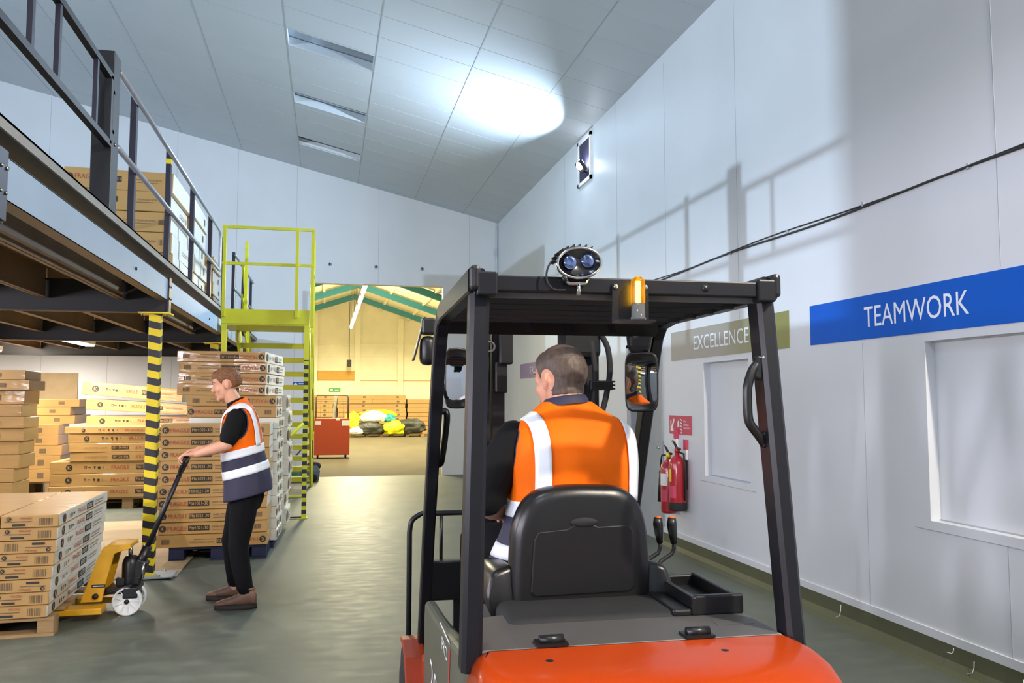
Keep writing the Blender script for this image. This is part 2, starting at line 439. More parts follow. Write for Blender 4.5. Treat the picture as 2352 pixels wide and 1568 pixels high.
# second hall beyond the opening
m = MB()
HX0, HX1, HY, RX, RZ, SL2 = -6., 8.2, 38., 1.1, 6.1, .33
hz = lambda x: RZ - SL2 * abs(x - RX)
m.prism([(HX0, 1.9), (HX1, 1.9), (HX1, hz(HX1)), (RX, RZ), (HX0, hz(HX0))], .2, 'cream_wall', ((0, HY + .1, 0), (1, 0, 0), (0, 0, 1), (0, 1, 0)))
m.bb((HX0, HY, 0), (HX1, HY + .2, 1.9), 'cream_lower')
m.bb((HX0 - .2, YB + .2, 0), (HX0, HY, hz(HX0)), 'cream_wall'); m.bb((HX1, YB + .2, 0), (HX1 + .2, HY, hz(HX1)), 'cream_wall')
wf = struct(m.build('wall_far'))
m = MB()
for x in (-.55, 1.35, 3.3): m.bb((x - .12, HY - .1, 0), (x + .12, HY, hz(x) - .1), 'cream_lower')
for z in (3.55, 4.05): m.bb((HX0, HY - .06, z - .03), (HX1, HY, z + .03), 'cream_lower')
m.bb((-.42, HY - .05, 2.45), (1.22, HY, 2.85), 'tan_board'); m.bb((-.85, HY - .12, .3), (-.8, HY - .07, 4.0), 'dark_steel')
m.bb((HX0, HY - .03, 2.4), (HX1, HY - .0, 2.43), 'tan_board')
struct(m.build('trim_3', wf))
m = MB()
for sgn, xe in ((-1, HX0), (1, HX1)):
    m.prism([(RX, RZ), (xe, hz(xe)), (xe, hz(xe) + .06), (RX, RZ + .06)], HY - YB + .1, 'roof_sheet', ((0, (HY + YB) / 2 + .1, 0), (1, 0, 0), (0, 0, 1), (0, 1, 0)))
cf = struct(m.build('ceiling_far'))
for y in (20.5, 24.2, 27.9, 31.6, 35.3):
    m = MB()
    for xe in (HX0, HX1):
        m.prism([(RX, RZ - .3), (xe, hz(xe) - .3), (xe, hz(xe) - .06), (RX, RZ - .06)], .12, 'teal_steel', ((0, y, 0), (1, 0, 0), (0, 0, 1), (0, 1, 0)))
    struct(m.build('roof_rafter', cf))
m = MB()
for k in range(-5, 6):
    x = RX + k * 1.25
    if k: m.bb((x - .04, YB + .3, hz(x) - .1), (x + .04, HY, hz(x) - .0), 'roof_sheet')
struct(m.build('roof_purlin', cf))

# ------------------------------------------------------------------ mezzanine
mz = thing('mezzanine_platform', 'steel mezzanine floor with pale galvanised edge beam above the stacked cartons', 'mezzanine')
DX, DZ = -1.38, 2.75
m = MB(); m.bb((XL + .02, -3.1, DZ - .04), (DX, YB - .02, DZ), 'deck_board'); m.build('deck', mz)
m = MB(); m.bb((DX, -3.1, DZ - .045), (DX + .012, YB - .02, DZ + .012), 'edge_grey'); m.bb((DX - .05, -3.1, DZ), (DX + .012, YB - .02, DZ + .012), 'edge_grey'); m.build('edge_trim', mz)
girders = (-3.0, .9, 3.9, 7.81, 11.75, 15.7)
for a, b in zip(girders, girders[1:]):
    m = MB(); m.bb((DX - .035, a + .03, 2.43), (DX - .02, b - .03, 2.625), 'beam_blue'); m.bb((DX - .1, a + .03, 2.43), (DX - .02, b - .03, 2.436), 'joist_steel')
    m.bb((DX - .1, a + .03, 2.62), (DX - .02, b - .03, 2.626), 'beam_blue'); m.cyl((DX - .02, a + 2.6, 2.52), (DX - .01, a + 2.6, 2.52), .012, 'dark_steel')
    m.build('edge_beam', mz)
    for k in range(11):
        x = -1.78 - .62 * k
        m = MB(); m.bb((x - .004, a + .03, 2.43), (x + .004, b - .03, 2.70), 'joist_steel'); m.bb((x - .035, a + .03, 2.43), (x + .035, b - .03, 2.437), 'joist_steel'); m.bb((x - .035, a + .03, 2.695), (x + .035, b - .03, 2.70), 'joist_steel')
        m.build('joist', mz)
for y in girders:
    m = MB(); m.bb((XL + .05, y - .006, 2.32), (DX - .02, y + .006, 2.6), 'dark_steel'); m.bb((XL + .05, y - .06, 2.32), (DX - .02, y + .06, 2.332), 'dark_steel'); m.bb((XL + .05, y - .06, 2.588), (DX - .02, y + .06, 2.6), 'dark_steel')
    m.build('girder', mz)
    m = MB(); m.bb((DX - .02, y - .05, 2.33), (DX - .006, y + .05, 2.64), 'purple_steel')
    for z in (2.45, 2.56):
        for s in (-.03, .03): m.cyl((DX - .006, y + s, z), (DX + .004, y + s, z), .009, 'chrome', 8)
    m.build('splice_plate', mz)

def column(y, label):
    c = thing('support_column', label, 'column', (-1.5, y, 0), 0, 'striped support columns under the mezzanine')
    m = MB(); m.bb((-.05, -.05, .012), (.05, .05, 2.31), 'hazard', bev=.006); m.build('post', c)
    m = MB(); m.bb((-.13, -.11, 2.308), (.13, .11, 2.32), 'hazard_yellow')
    for x in (-.1, .1): m.cyl((x, -.08, 2.29), (x, -.08, 2.33), .01, 'chrome', 8)
    m.build('head_plate', c)
    m = MB(); m.bb((-.15, -.15, .012), (.22, .15, .024), 'galvanised')
    for x in (-.12, .12):
        for q in (-.12, .12): m.cyl((x, q, .01), (x, q, .04), .009, 'chrome', 8)
    m.build('base_plate', c)
column(7.81, 'yellow and black striped column behind the pallet truck handle')
column(11.75, 'striped column hidden behind the tall wrapped carton stack but for its head')
column(.9, 'striped column showing only in the forklift mirror')

# guard rail along the edge
gr = thing('guard_rail', 'dark posts with two pale tubular handrails along the mezzanine edge', 'railing', (-1.42, 0, DZ))
def rail_post(y, top=1.03, w=.06):
    m = MB(); m.bb((-.012, y - w / 2, 0), (.03, y + w / 2, top), 'purple_steel'); m.bb((-.012, y - w / 2 + .006, 0), (.0, y + w / 2 - .006, top), 'black_steel'); return m
m = rail_post(7.71); m.bb((-.013, 7.71 - .032, .9), (.032, 7.71 + .032, .945), 'hazard_yellow'); m.build('post', gr)
for y in (6.35, 9.03, 10.39, 11.75, 12.95, 14.4, 15.85): rail_post(y).build('post', gr)
def run(pts): m = MB(); m.tube(pts, .02, 'rail_tube', 10); m.build('handrail', gr)
run([(.045, 5.75, .46), (.045, 10.95, .46), (.045, 11.03, .48), (.045, 11.06, .55), (.045, 11.06, .88), (.045, 11.03, .95), (.045, 10.95, .97), (.045, 5.75, .97)])
run([(.045, 12.85, .97), (.045, 15.9, .97)]); run([(.045, 12.85, .46), (.045, 15.9, .46)])

pg = thing('pallet_gate', 'black framed swing gate hung on the thick dark post at the platform edge', 'gate', (-1.42, 5.68, DZ))
m = MB(); m.bb((-.075, -.09, 0), (.05, .07, 1.05), 'black_steel', bev=.004); m.cyl((.05, -.02, .45), (.058, -.02, .45), .012, 'chrome', 10); m.build('gate_post', pg)
m = MB()
for z in (.43, .87): m.bb((.01, -3.0, z - .02), (.05, -.1, z + .02), 'black_steel')
for y in (-.12, -2.98): m.bb((.01, y - .02, .43), (.05, y + .02, .87), 'black_steel')
m.build('gate_frame', pg)
for y in (-.43, -1.14, -1.53, -2.2):
    m = MB(); m.bb((.02, y - .018, .44), (.045, y + .018, .86), 'purple_steel'); m.build('upright_bar', pg)
for z in (.52, .78):
    m = MB(); m.cyl((.03, -.1, z - .03), (.03, -.1, z + .03), .016, 'black_steel', 10); m.bb((.01, -.1, z - .012), (.05, -.05, z + .012), 'black_steel'); m.build('hinge', pg)

# ------------------------------------------------------------------ yellow staircase
st = thing('metal_staircase', 'yellow steel staircase with a railed landing beside the mezzanine', 'staircase', (-.24, 11.18, 0))
Y0, LD = 0., 1.05            # landing front at local y 0
xl, xr = -1.115, 0.
m = MB(); m.bb((xl, 0, 2.52), (xr, LD, 2.56), 'stair_yellow'); m.build('landing', st)
m = MB(); m.bb((xl, -.012, 2.54), (xr, 0, 2.73), 'stair_yellow'); m.build('toe_board', st)
for x in (-.17, -1.09):
    m = MB(); m.bb((x - .02, -.05, 2.63), (x + .02, -.012, 3.8), 'stair_yellow'); m.build('post', st)
for x, y in ((.03, 0), (.03, LD), (xl + .2, LD)):
    m = MB(); m.bb((x - .022, y - .02, 2.5), (x + .022, y + .02, 3.82), 'stair_yellow'); m.build('post', st)
for z in (3.81, 3.33):
    m = MB(); m.bb((-1.12, -.03, z - .018), (.05, .0, z + .018), 'stair_yellow'); m.build('guard_bar', st)
    m = MB(); m.bb((.015, 0, z - .018), (.045, LD, z + .018), 'stair_yellow'); m.build('guard_bar', st)
N = 13; rise = 2.56 / N; go = 3.05 / N
for k in range(1, N):
    z = 2.56 - k * rise; y = LD + (k - .5) * go
    m = MB(); m.bb((xl + .14, y - .02, z - .02), (-.03, y + .2, z), 'stair_yellow'); m.bb((xl + .14, y - .03, z - .078), (-.03, y - .02, z), 'stair_yellow'); m.build('tread', st)
for x in (xl + .12, -.02):
    m = MB(); a = V((x, LD - .1, 2.56)); b = V((x, LD + 3.05, 0.02))
    m.prism([(LD - .2, 2.6), (LD + .05, 2.6), (LD + 3.05, .12), (LD + 3.05, 0), (LD + 2.85, 0), (LD - .2, 2.4)], .03, 'stair_yellow', ((x, 0, 0), (0, 1, 0), (0, 0, 1), (-1, 0, 0))); m.build('stringer', st)
    m = MB(); m.tube([(x + .03, LD, 3.5), (x + .03, LD + 3.05, .98)], .02, 'stair_yellow'); m.tube([(x + .03, LD, 3.05), (x + .03, LD + 3.05, .5)], .016, 'stair_yellow'); m.build('handrail', st)
    for f in (.33, .66, 1.):
        m = MB(); yy = LD + 3.05 * f; zz = 2.56 * (1 - f); m.bb((x + .01, yy - .02, zz), (x + .045, yy + .02, zz + .95), 'stair_yellow'); m.build('post', st)
for x in (-.03, xl + .04):
    m = MB(); m.bb((x - .03, -.03, .01), (x + .03, .03, 2.07), 'hazard_small'); m.bb((x - .031, -.031, 2.07), (x + .031, .031, 2.53), 'stair_yellow'); m.bb((x - .09, -.05, 0), (x + .05, .05, .012), 'stair_yellow'); m.build('support_leg', st)
m = MB(); m.bb((xl + .04, -.02, .01), (-.05, .02, .025), 'dark_steel'); m.bb((xl + .04, 2.35, .01), (-.05, 2.39, .03), 'stair_yellow'); m.build('floor_tie', st)
m = MB(); m.tube([(-.05, -.02, 1.24), (-.7, -.02, .62)], .024, 'stair_yellow', 8); m.build('brace', st)
# ------------------------------------------------------------------ signs on the right wall (local x runs away from the camera's side: text from far to near)
def wall_sign(label, y0, y1, z0, z1, mm, text, ty0, ty1, tz0, tz1):
    c = (XR - .004, (y0 + y1) / 2, (z0 + z1) / 2)
    m = MB(); m.box((0, 0, 0), (y0 - y1, .006, z1 - z0), mm)
    o = m.build('wall_sign', None, c, -pi / 2); tag(o, label, 'sign', 'value signs along the white wall')
    t = MB(); put_text(t, text, (c[1] - ty0, -.0042, tz0 - c[2]), (1, 0, 0), (0, 0, 1), ty0 - ty1, tz1 - tz0, 'sign_text'); t.build('lettering', o)
wall_sign('blue TEAMWORK sign on the white wall above the blank recess', 5.45, 3.21, 1.952, 2.245, 'sign_blue', 'TEAMWORK', 4.815, 3.895, 2.03, 2.168)
wall_sign('grey and olive EXCELLENCE sign behind the forklift guard', 7.98, 5.74, 1.952, 2.245, 'sign_olive', 'EXCELLENCE', 7.44, 6.36, 2.036, 2.17)
wall_sign('purple TRUST sign partly hidden by the driver', 14.86, 12.62, 1.935, 2.2, 'sign_purple', 'TRUST', 14.14, 13.4, 2.005, 2.132)

m = MB(); m.box((0, 0, 0), (.535, .005, .19), 'sign_red')
fs = m.build('fire_sign', None, (XR - .004, 7.79, 1.29), -pi / 2); tag(fs, 'red fire point sign with white arrow and flame above the extinguishers', 'sign')
m = MB(); y = -.0035
P = lambda pts: poly(m, [(a, y, b) for a, b in pts], 'white_vinyl')
P([(-.235, .05), (-.21, .05), (-.21, -.02), (-.15, .07), (-.13, .05), (-.185, -.04), (-.13, -.04), (-.13, -.065), (-.235, -.065)])
P([(-.06, -.02), (-.06, .03), (-.04, .05), (-.015, .03), (-.015, -.02)])
for k in range(5): P([(.0 + .008 * k, .07 - .033 * k), (.055 - .004 * k, .05 - .033 * k), (.05, .04 - .033 * k), (.01, .055 - .033 * k)])
for k, (s_, w) in enumerate((('Fire', .05), ('action', .12), ('equipment', .16))): put_text(m, s_, (.085, y, .03 - .035 * k), (1, 0, 0), (0, 0, 1), w, .024, 'white_vinyl')
m.build('pictograms', fs)

m = MB(); m.box((0, 0, 0), (.26, .01, .1), 'sign_blue'); bsg = m.build('notice_sign', None, (-.53, YB - .005, 1.845)); tag(bsg, 'small blue notice on the white wall behind the yellow stairs', 'sign')
m = MB(); disc(m, (-.08, -.006, 0), (1, 0, 0), (0, 0, 1), .035, 'white_vinyl'); quad(m, (-.02, -.006, .01), (1, 0, 0), (0, 0, 1), .12, .02, 'white_vinyl'); quad(m, (-.02, -.006, -.03), (1, 0, 0), (0, 0, 1), .1, .02, 'white_vinyl'); m.build('pictograms', bsg)
m = MB(); m.box((0, 0, 0), (.16, .01, .1), 'white_vinyl'); o = m.build('notice_sign', None, (XR + .092, 8.98, 1.3), -pi / 2); tag(o, 'small white notice on the grey door beside the extinguishers', 'sign')
m = MB(); m.box((0, -.006, -.01), (.07, .004, .05), 'sign_red'); m.build('pictograms', o)

# cables clipped along the right wall
m = MB()
for dz, r in ((0, .008), (.016, .005)):
    m.tube([(XR - .01, y, 2.85 + dz + .012 * sin(y * 2.1 + dz * 90) - (.03 if y > 11 else 0)) for y in [1 + .4 * k for k in range(39)]], r, 'cable_black', 6)
for k in range(16): m.box((XR - .008, 2 + k * .93, 2.862), (.014, .02, .035), 'galvanised')
tag(m.build('wall_cable'), 'dark cable pair clipped along the white wall above the signs', 'cable')

# floodlight in its white framed opening, high on the right wall
fl = thing('flood_lamp', 'glaring floodlight in a white framed opening high on the wall near the ceiling', 'lamp', (XR, 10.86, 4.92))
m = MB()
for a, b in (((-.03, -.3, -.33), (0, -.25, .33)), ((-.03, .25, -.33), (0, .3, .33)), ((-.03, -.3, .28), (0, .3, .33)), ((-.03, -.3, -.33), (0, .3, -.28))): m.bb(a, b, 'white_vinyl')
m.build('frame', fl)
m = MB(); m.bb((-.012, -.25, -.28), (-.004, .25, .28), 'vest_navy'); m.build('backing', fl)
RT = Euler((0, radians(-35), 0))
m = MB(); m.box((-.1, -.1, -.12), (.05, .2, .16), 'black_plastic', rot=RT, bev=.008); m.build('housing', fl)
m = MB(); m.tube([(0, -.1, -.2), (-.06, -.1, -.19), (-.09, -.1, -.12)], .012, 'black_steel'); m.build('bracket', fl)
m = MB(); m.ell((-.115, -.11, -.1), (.05, .085, .07), 'flood_glass'); m.build('lens', fl)

# ------------------------------------------------------------------ fire extinguishers on the right wall
def extinguisher(loc, label, horn):
    e = thing('fire_extinguisher', label, 'fire extinguisher', loc, 0, 'extinguishers at the fire point')
    m = MB(); h = .52
    m.lathe([(.0, 0), (.07, 0), (.082, .015), (.085, .03), (.085, h - .07), (.075, h - .03), (.045, h), (.025, h + .015), (.02, h + .05)], 'extinguisher_red'); m.build('cylinder', e)
    m = MB(); m.lathe([(.02, h + .04), (.028, h + .05), (.028, h + .08), (.015, h + .09)], 'hazard_yellow' if horn else 'extinguisher_red'); m.build('valve', e)
    m = MB(); m.tube([(0, -.0, h + .08), (0, .06, h + .13), (0, .11, h + .15)], .012, 'black_plastic'); m.tube([(0, 0, h + .085), (0, -.07, h + .08)], .012, 'black_plastic'); m.build('handle', e)
    m = MB()
    for a in range(-5, 5):
        a0, a1 = radians(180 + 22 * a / 2 * 1.0 + 0), radians(180 + 22 * (a + 1) / 2)
        for z0, z1, c in ((.28, .40, 'paper_white'), (.12, .24, 'sign_red')):
            r = .0858; poly(m, [(r * cos(a0) * 1, r * sin(a0), z0), (r * cos(a1), r * sin(a1), z0), (r * cos(a1), r * sin(a1), z1), (r * cos(a0), r * sin(a0), z1)], c if not (horn is False and z0 > .2) else ('hazard_yellow' if -3 < a < 2 else 'extinguisher_red'))
    m.build('sticker', e)
    if horn:
        m = MB(); m.tube([(0, .02, h + .06), (-.03, .1, h + .06), (-.03, .13, h + .0), (-.03, .13, h - .1)], .009, 'black_plastic'); m.build('hose', e)
        m = MB(); m.cyl((-.03, .13, h - .1), (-.03, .13, h - .42), .022, 'black_plastic', r2=.04); m.build('discharge_horn', e)
    else:
        m = MB(); m.lathe([(.0, -.005), (.086, -.005), (.088, .01), (.088, .07), (.0865, .075)], 'rubber'); m.build('base_skirt', e)
        m = MB(); m.tube([(0, .02, h + .06), (.03, -.09, h + .03), (.03, -.1, h - .1), (.03, -.1, .1)], .01, 'black_plastic'); m.build('hose', e)
    m = MB(); m.bb((.07, -.02, .2), (.1, .02, .5), 'black_steel'); m.build('bracket', e)
extinguisher((XR - .1, 7.87, .40), 'red extinguisher with black discharge horn, next to the grey door', True)
extinguisher((XR - .1, 7.66, .46), 'red extinguisher with black base skirt, away from the door', False)
for y, z, l in ((7.87, 1.0, .25), (7.64, .95, .2)):
    m = MB(); m.bb((XR - .03, y - .028, z), (XR - .002, y + .028, z + l), 'white_vinyl'); m.bb((XR - .031, y - .029, z + l - .1), (XR - .002, y + .029, z + l), 'sign_red')
    tag(m.build('extinguisher_tag'), 'white and red upright tag strip behind the %s extinguisher' % ('horned' if y > 7.7 else 'skirted'), 'tag')

# ------------------------------------------------------------------ cartons
def k_logo(m, c, r, U, W, disc_m='print_black', ink='print_tan'):
    U, W, c = V(U), V(W), V(c); N = U.cross(W) * .0004
    disc(m, c, U, W, r, disc_m)
    put_text(m, 'K', c - U * r * .45 - W * r * .55 + N, U, W, r * .95, r * 1.1, ink)

PM = {}
def print_mesh(L, H, style):
    """printing of one carton face; local x centred, z from 0 to H, facing -Y"""
    key = (round(L, 3), round(H, 3), style)
    if key in PM: return PM[key]
    m = MB(); U, W = V((1, 0, 0)), V((0, 0, 1)); y = -.0012; x0 = -L / 2
    T = lambda s, x, z, w, h, c='print_black': put_text(m, s, (x0 + x, y, z), U, W, w, h, c)
    st_ = style[0]; s = H / .118
    if st_ == 'A':
        k_logo(m, (x0 + .045 * s, y, H * .5), .031 * s, U, W)
        T('FRAGILE', .09 * s, H * .33, .175 * s, H * .34, 'print_red')
        quad(m, (x0 + .278 * s, y, H * .3), U, W, .195 * s, H * .42, 'print_black'); put_text(m, 'PI#1021-30', (x0 + .286 * s, y - .0005, H * .37), U, W, .178 * s, H * .28, 'print_tan')
        T('NAME: STORAGE BOX', .5 * s, H * .5, .22 * s, H * .17, 'print_grey'); quad(m, (x0 + .5 * s, y, H * .33), U, W, .18 * s, H * .05, 'print_grey')
        for q in range(9): quad(m, (x0 + L - .13 * s + q * .008 * s, y, H * .3), U, W, (.003 + .002 * (q % 3)) * s, H * .4, 'print_grey')
    elif st_ == 'B':
        k_logo(m, (x0 + .13 * L, y, H * .5), H * .25, U, W)
        for q in range(5):
            cx = x0 + L * (.235 + .03 * q)
            if q == 0:
                for d in (0, .02): quad(m, (cx + d, y, H * .4), U, W, .006, H * .22, 'print_black'); quad(m, (cx + d - .006, y, H * .56), U, W, .018, H * .05, 'print_black')
            elif q == 1: quad(m, (cx - .01, y, H * .49), U, W, .035, H * .06, 'print_black')
            elif q == 2: poly(m, [(cx, y, H * .6), (cx + .018, y, H * .4), (cx + .036, y, H * .6)], 'print_black')
            elif q == 3: disc(m, (cx + .018, y, H * .5), U, W, H * .11, 'print_black', 10)
            else: quad(m, (cx + .01, y, H * .42), U, W, .008, H * .18, 'print_grey')
        T('FRAGILE', L * .42, H * .36, L * .125, H * .3, 'print_red')
        quad(m, (x0 + L * .59, y, H * .33), U, W, L * .12, H * .36, 'print_black'); put_text(m, 'PI#1021-30', (x0 + L * .597, y - .0005, H * .38), U, W, L * .105, H * .26, 'print_tan')
        T('NAME: STORAGE BOX', L * .74, H * .45, L * .16, H * .14, 'print_grey')
    elif st_ == 'E':     # short end: logo, red word, barcode
        k_logo(m, (x0 + L * .14, y, H * .72), H * .17, U, W)
        T('FRAGILE', L * .34, H * .68, L * .2, H * .16, 'print_red'); quad(m, (x0 + L * .08, y, H * .48), U, W, L * .45, H * .06, 'print_grey')
        quad(m, (x0 + L * .2, y, H * .16), U, W, L * .22, H * .17, 'print_black')
        for q in range(8): quad(m, (x0 + L * (.66 + .03 * q), y, H * .18), U, W, L * (.009 + .006 * (q % 3)), H * .58, 'print_grey')
    elif st_ == 'S':     # long side seen at a slant
        k_logo(m, (x0 + .09 * L, y, H * .5), H * .36, U, W)
        T('FRAGILE', L * .34, H * .3, L * .15, H * .4, 'print_red')
        quad(m, (x0 + L * .52, y, H * .22), U, W, L * .13, H * .56, 'print_black'); put_text(m, '1021', (x0 + L * .53, y - .0005, H * .34), U, W, L * .11, H * .34, 'wrap_sheen_white')
        T('STORAGE BOX', L * .69, H * .5, L * .2, H * .2, 'print_grey'); quad(m, (x0 + L * .69, y, H * .3), U, W, L * .17, H * .07, 'print_grey')
        for q in (0, 1): quad(m, (x0 + L * (.19 + .03 * q), y, H * .3), U, W, .012, H * .36, 'print_black')
        poly(m, [(x0 + L * .25, y, H * .6), (x0 + L * .262, y, H * .36), (x0 + L * .274, y, H * .6)], 'print_black')
    elif st_ == 'C':
        k_logo(m, (x0 + .055 * L, y, H * .55), H * .15, U, W)
        T('FRAGILE', L * .1, H * .45, L * .2, H * .24, 'print_red')
        quad(m, (x0 + L * .43, y, H * .4), U, W, L * .09, H * .28, 'print_black'); put_text(m, '1021', (x0 + L * .44, y - .0005, H * .47), U, W, L * .07, H * .14, 'print_tan')
        T('NAME: STORAGE BOX', L * .62, H * .52, L * .27, H * .09, 'print_grey'); quad(m, (x0 + L * .66, y, H * .42), U, W, L * .2, H * .03, 'print_grey')
    elif st_ == 'N':
        T('NAME: STORAGE BOX', L * .55, H * .5, L * .3, H * .1, 'print_grey'); quad(m, (x0 + L * .55, y, H * .4), U, W, L * .25, H * .03, 'print_grey')
        for q in range(5): quad(m, (x0 + L * (.88 + .012 * q), y, H * .36), U, W, L * .006, H * .28, 'print_grey')
    elif st_ == 'D':     # small dark panel only
        quad(m, (x0 + L * .72, y, H * .3), U, W, L * .08, H * .4, 'print_grey')
    if style.endswith('r'):
        for v in m.bm.verts: v.co.x = -v.co.x; v.co.z = H - v.co.z
    me = bpy.data.meshes.new('printing'); m.bm.to_mesh(me); m.bm.free()
    for k in m.ms: me.materials.append(MATS[k])
    PM[key] = me
    return me

BMX = {}
def carton(label, loc, L, D, H, rotz=0., front='A', side=None, mm='cardboard', side_m=None, group=None, tilt=None, name='cardboard_box', seed=0):
    """loc: middle of the front lower edge; front faces local -Y"""
    key = (round(L, 3), round(D, 3), round(H, 3), mm, side_m, seed % 3)
    if key not in BMX:
        m = MB(); r = random.Random(seed)
        m.bb((-L / 2, 0, .001), (L / 2, D, H - .001), mm, bev=.005, seg=1)
        for v in m.bm.verts:
            v.co += V((r.uniform(-.003, .003), r.uniform(-.003, .003), r.uniform(-.002, .0) if v.co.z > H / 2 else 0))
        if side_m:
            i = m.mi(side_m)
            for f in m.bm.faces:
                f.normal_update()
                if f.normal.x > .8: f.material_index = i
        bmesh.ops.recalc_face_normals(m.bm, faces=m.bm.faces)
        me = bpy.data.meshes.new(name); m.bm.to_mesh(me); m.bm.free()
        for k in m.ms: me.materials.append(MATS[k])
        BMX[key] = me
    o = link(name, BMX[key], None, loc); o.rotation_euler = (tilt[0], tilt[1], rotz) if tilt else (0, 0, rotz)
    tag(o, label, 'box', group)
    if front: link('printed_lettering', print_mesh(L, H, front), o, (0, -.0035, 0))
    if side:
        c = link('printed_lettering', print_mesh(D, H, side), o, (L / 2 + .0035, D / 2, 0)); c.rotation_euler = (0, 0, pi / 2)
    return o

rb = random.Random(3)
# K stack on the blue pallet in front
H = .1175; Z0 = .135
for k in range(10):
    z = Z0 + k * H; i = 9 - k; j = rb.uniform(-.012, .012)
    carton('brown carton behind the standing worker, %s of the front stack' % ordinal(i), (-1.052 + j, 8.45 + rb.uniform(-.012, .012) + (.04 if k else 0), z), 1.01 + (.02 if k == 0 else 0), .5, H,
           0, 'Ar' if k == 0 else 'A', None, 'cardboard', 'wrap_sheen_white' if k in (3, 4, 5, 7, 8, 9) else None, 'flat cartons of the front stack', seed=k)
# tall wrapped stack behind it
H = .116; n = 17
for k in range(n):
    i = n - 1 - k; z = .085 + k * H
    top4, mid2 = i < 4, 4 <= i < 6
    x = -1.1 if top4 else -.965 if mid2 else -.945
    w = .9
    carton('wrapped carton of the tall stack behind the worker, %s' % ordinal(i) if i < 16 else 'lowest wrapped carton in the tall stack', (x + rb.uniform(-.012, .012) + (.03 if i in (1, 2, 3) else 0) - (.0 if i else -.01), 9.03 + rb.uniform(-.01, .01), z), w, 1.05 if top4 else .62, H,
           radians(-7 if top4 else -2), ('Ar' if i != 5 else 'A') if i < 6 else None, 'S', 'cardboard' if i < 6 else 'wrap_sheen_white', 'wrap_sheen_white', 'flat cartons of the tall stack', seed=k, tilt=(0, radians(.5), 0))
# rear column of the tall stack: only its side shows
H = .19
for k in range(8):
    carton('white wrapped carton at the rear of the tall stack, %s' % ordinal(7 - k), (-.88 + rb.uniform(-.02, .03), 10.1, .085 + k * H), .86, .5, H, radians(-2), None, 'S', 'wrap_sheen_white', 'wrap_sheen_white', 'cartons behind the tall stack', seed=k)

def pallet(name, label, loc, L, D, mm, h=.135, rotz=0, group=None):
    p = thing(name, label, 'pallet', loc, rotz, group)
    for k in range(5):
        m = MB(); m.bb((-L / 2, k * (D - .1) / 4, h - .022), (L / 2, k * (D - .1) / 4 + .1, h), mm, bev=.003, seg=1); m.build('deck_board', p)
    for x in (-L / 2, -.07, L / 2 - .14):
        for y in (0, D / 2 - .05, D - .1):
            m = MB(); m.bb((x, y, .02), (x + .14, y + .1, h - .022), mm, bev=.004, seg=1); m.build('block', p)
        m = MB(); m.bb((x, 0, 0), (x + .14, D, .02), mm); m.build('skid', p)
    return p
pallet('blue_pallet', 'dark blue pallet under the front carton stack', (-1.0, 8.47, 0), .9, .52, 'pallet_blue')
pallet('blue_pallet', 'dark blue pallet under the tall wrapped stack, mostly hidden', (-.95, 9.05, 0), .86, 1.2, 'pallet_blue', .085)
pallet('wooden_pallet', 'wooden pallet under the long cartons behind the striped column', (-2.75, 12.72, 0), 1.9, 1.0, 'pallet_wood', .16)
# flattened board on the floor
m = MB(); m.bb((-3.0, 7.75, .001), (-1.26, 11.35, .012), 'cardboard_dry', bev=.003, seg=1); tag(m.build('cardboard_sheet'), 'large flat cardboard sheet on the floor beside the striped column', 'cardboard')

# left stack of long cartons at y 12.7
for k, (x0, h) in enumerate(((-3.77, .17), (-3.77, .17), (-3.77, .175), (-3.52, .13), (-3.53, .125), (-3.555, .135), (-3.6, .1))):
    z = .16 + sum((.17, .17, .175, .13, .125, .135, .1)[:k])
    carton('long carton in the low stack beside the striped column, %s' % ordinal(6 - k), (x0 + .95, 12.7 + .01 * (k % 3), z), 1.9, .9, h, radians(rb.uniform(-.6, .6)), 'Br' if k in (3, 4) else 'B', None, 'cardboard', None, 'long cartons beside the column', seed=k)
# tilted ones on the stack behind
for k in range(8):
    carton('long carton under the tilted pair behind the column, %s' % ordinal(7 - k), (-2.72, 13.75, k * .1625), 1.75, .8, .1625, 0, 'B', None, 'cardboard', None, 'long cartons behind the column', seed=k)
carton('long carton slumping down to the side, second of the tilted pair', (-2.82, 13.68, 1.352), 1.55, .7, .165, 0, 'B', None, 'cardboard', None, 'tilted long cartons', (0, radians(3.6), 0), seed=2)
carton('uppermost tilted carton leaning above the striped column stack', (-2.93, 13.66, 1.568), 1.45, .7, .2, 0, 'B', None, 'cardboard', None, 'tilted long cartons', (0, radians(4.9), 0), seed=1)
# far-left tall stack
zt = 1.875
for i in range(12):
    h = (.11, .115, .155, .135, .125, .14, .15, .15, .15, .17, .2, .14)[i]; zt -= h
    x1 = (-3.13, -3.075, -3.13, -3.145, -3.12, -3.12, -3.17, -3.16, -3.2, -3.2, -3.2, -3.2)[i]
    carton('brown carton of the tall leftmost stack under the mezzanine, %s' % ordinal(i), (x1 - .72, 10.0 + rb.uniform(-.02, .02), zt), 1.2, .5, h, radians(rb.uniform(-1.2, 1.2)), 'D', None, 'cardboard', None, 'cartons of the stack at the frame edge', seed=i)
zb = zt
pallet('wooden_pallet', 'wooden pallet under the tall leftmost carton stack', (-3.9, 10.02, 0), 1.1, .5, 'pallet_wood', max(.1, zb))
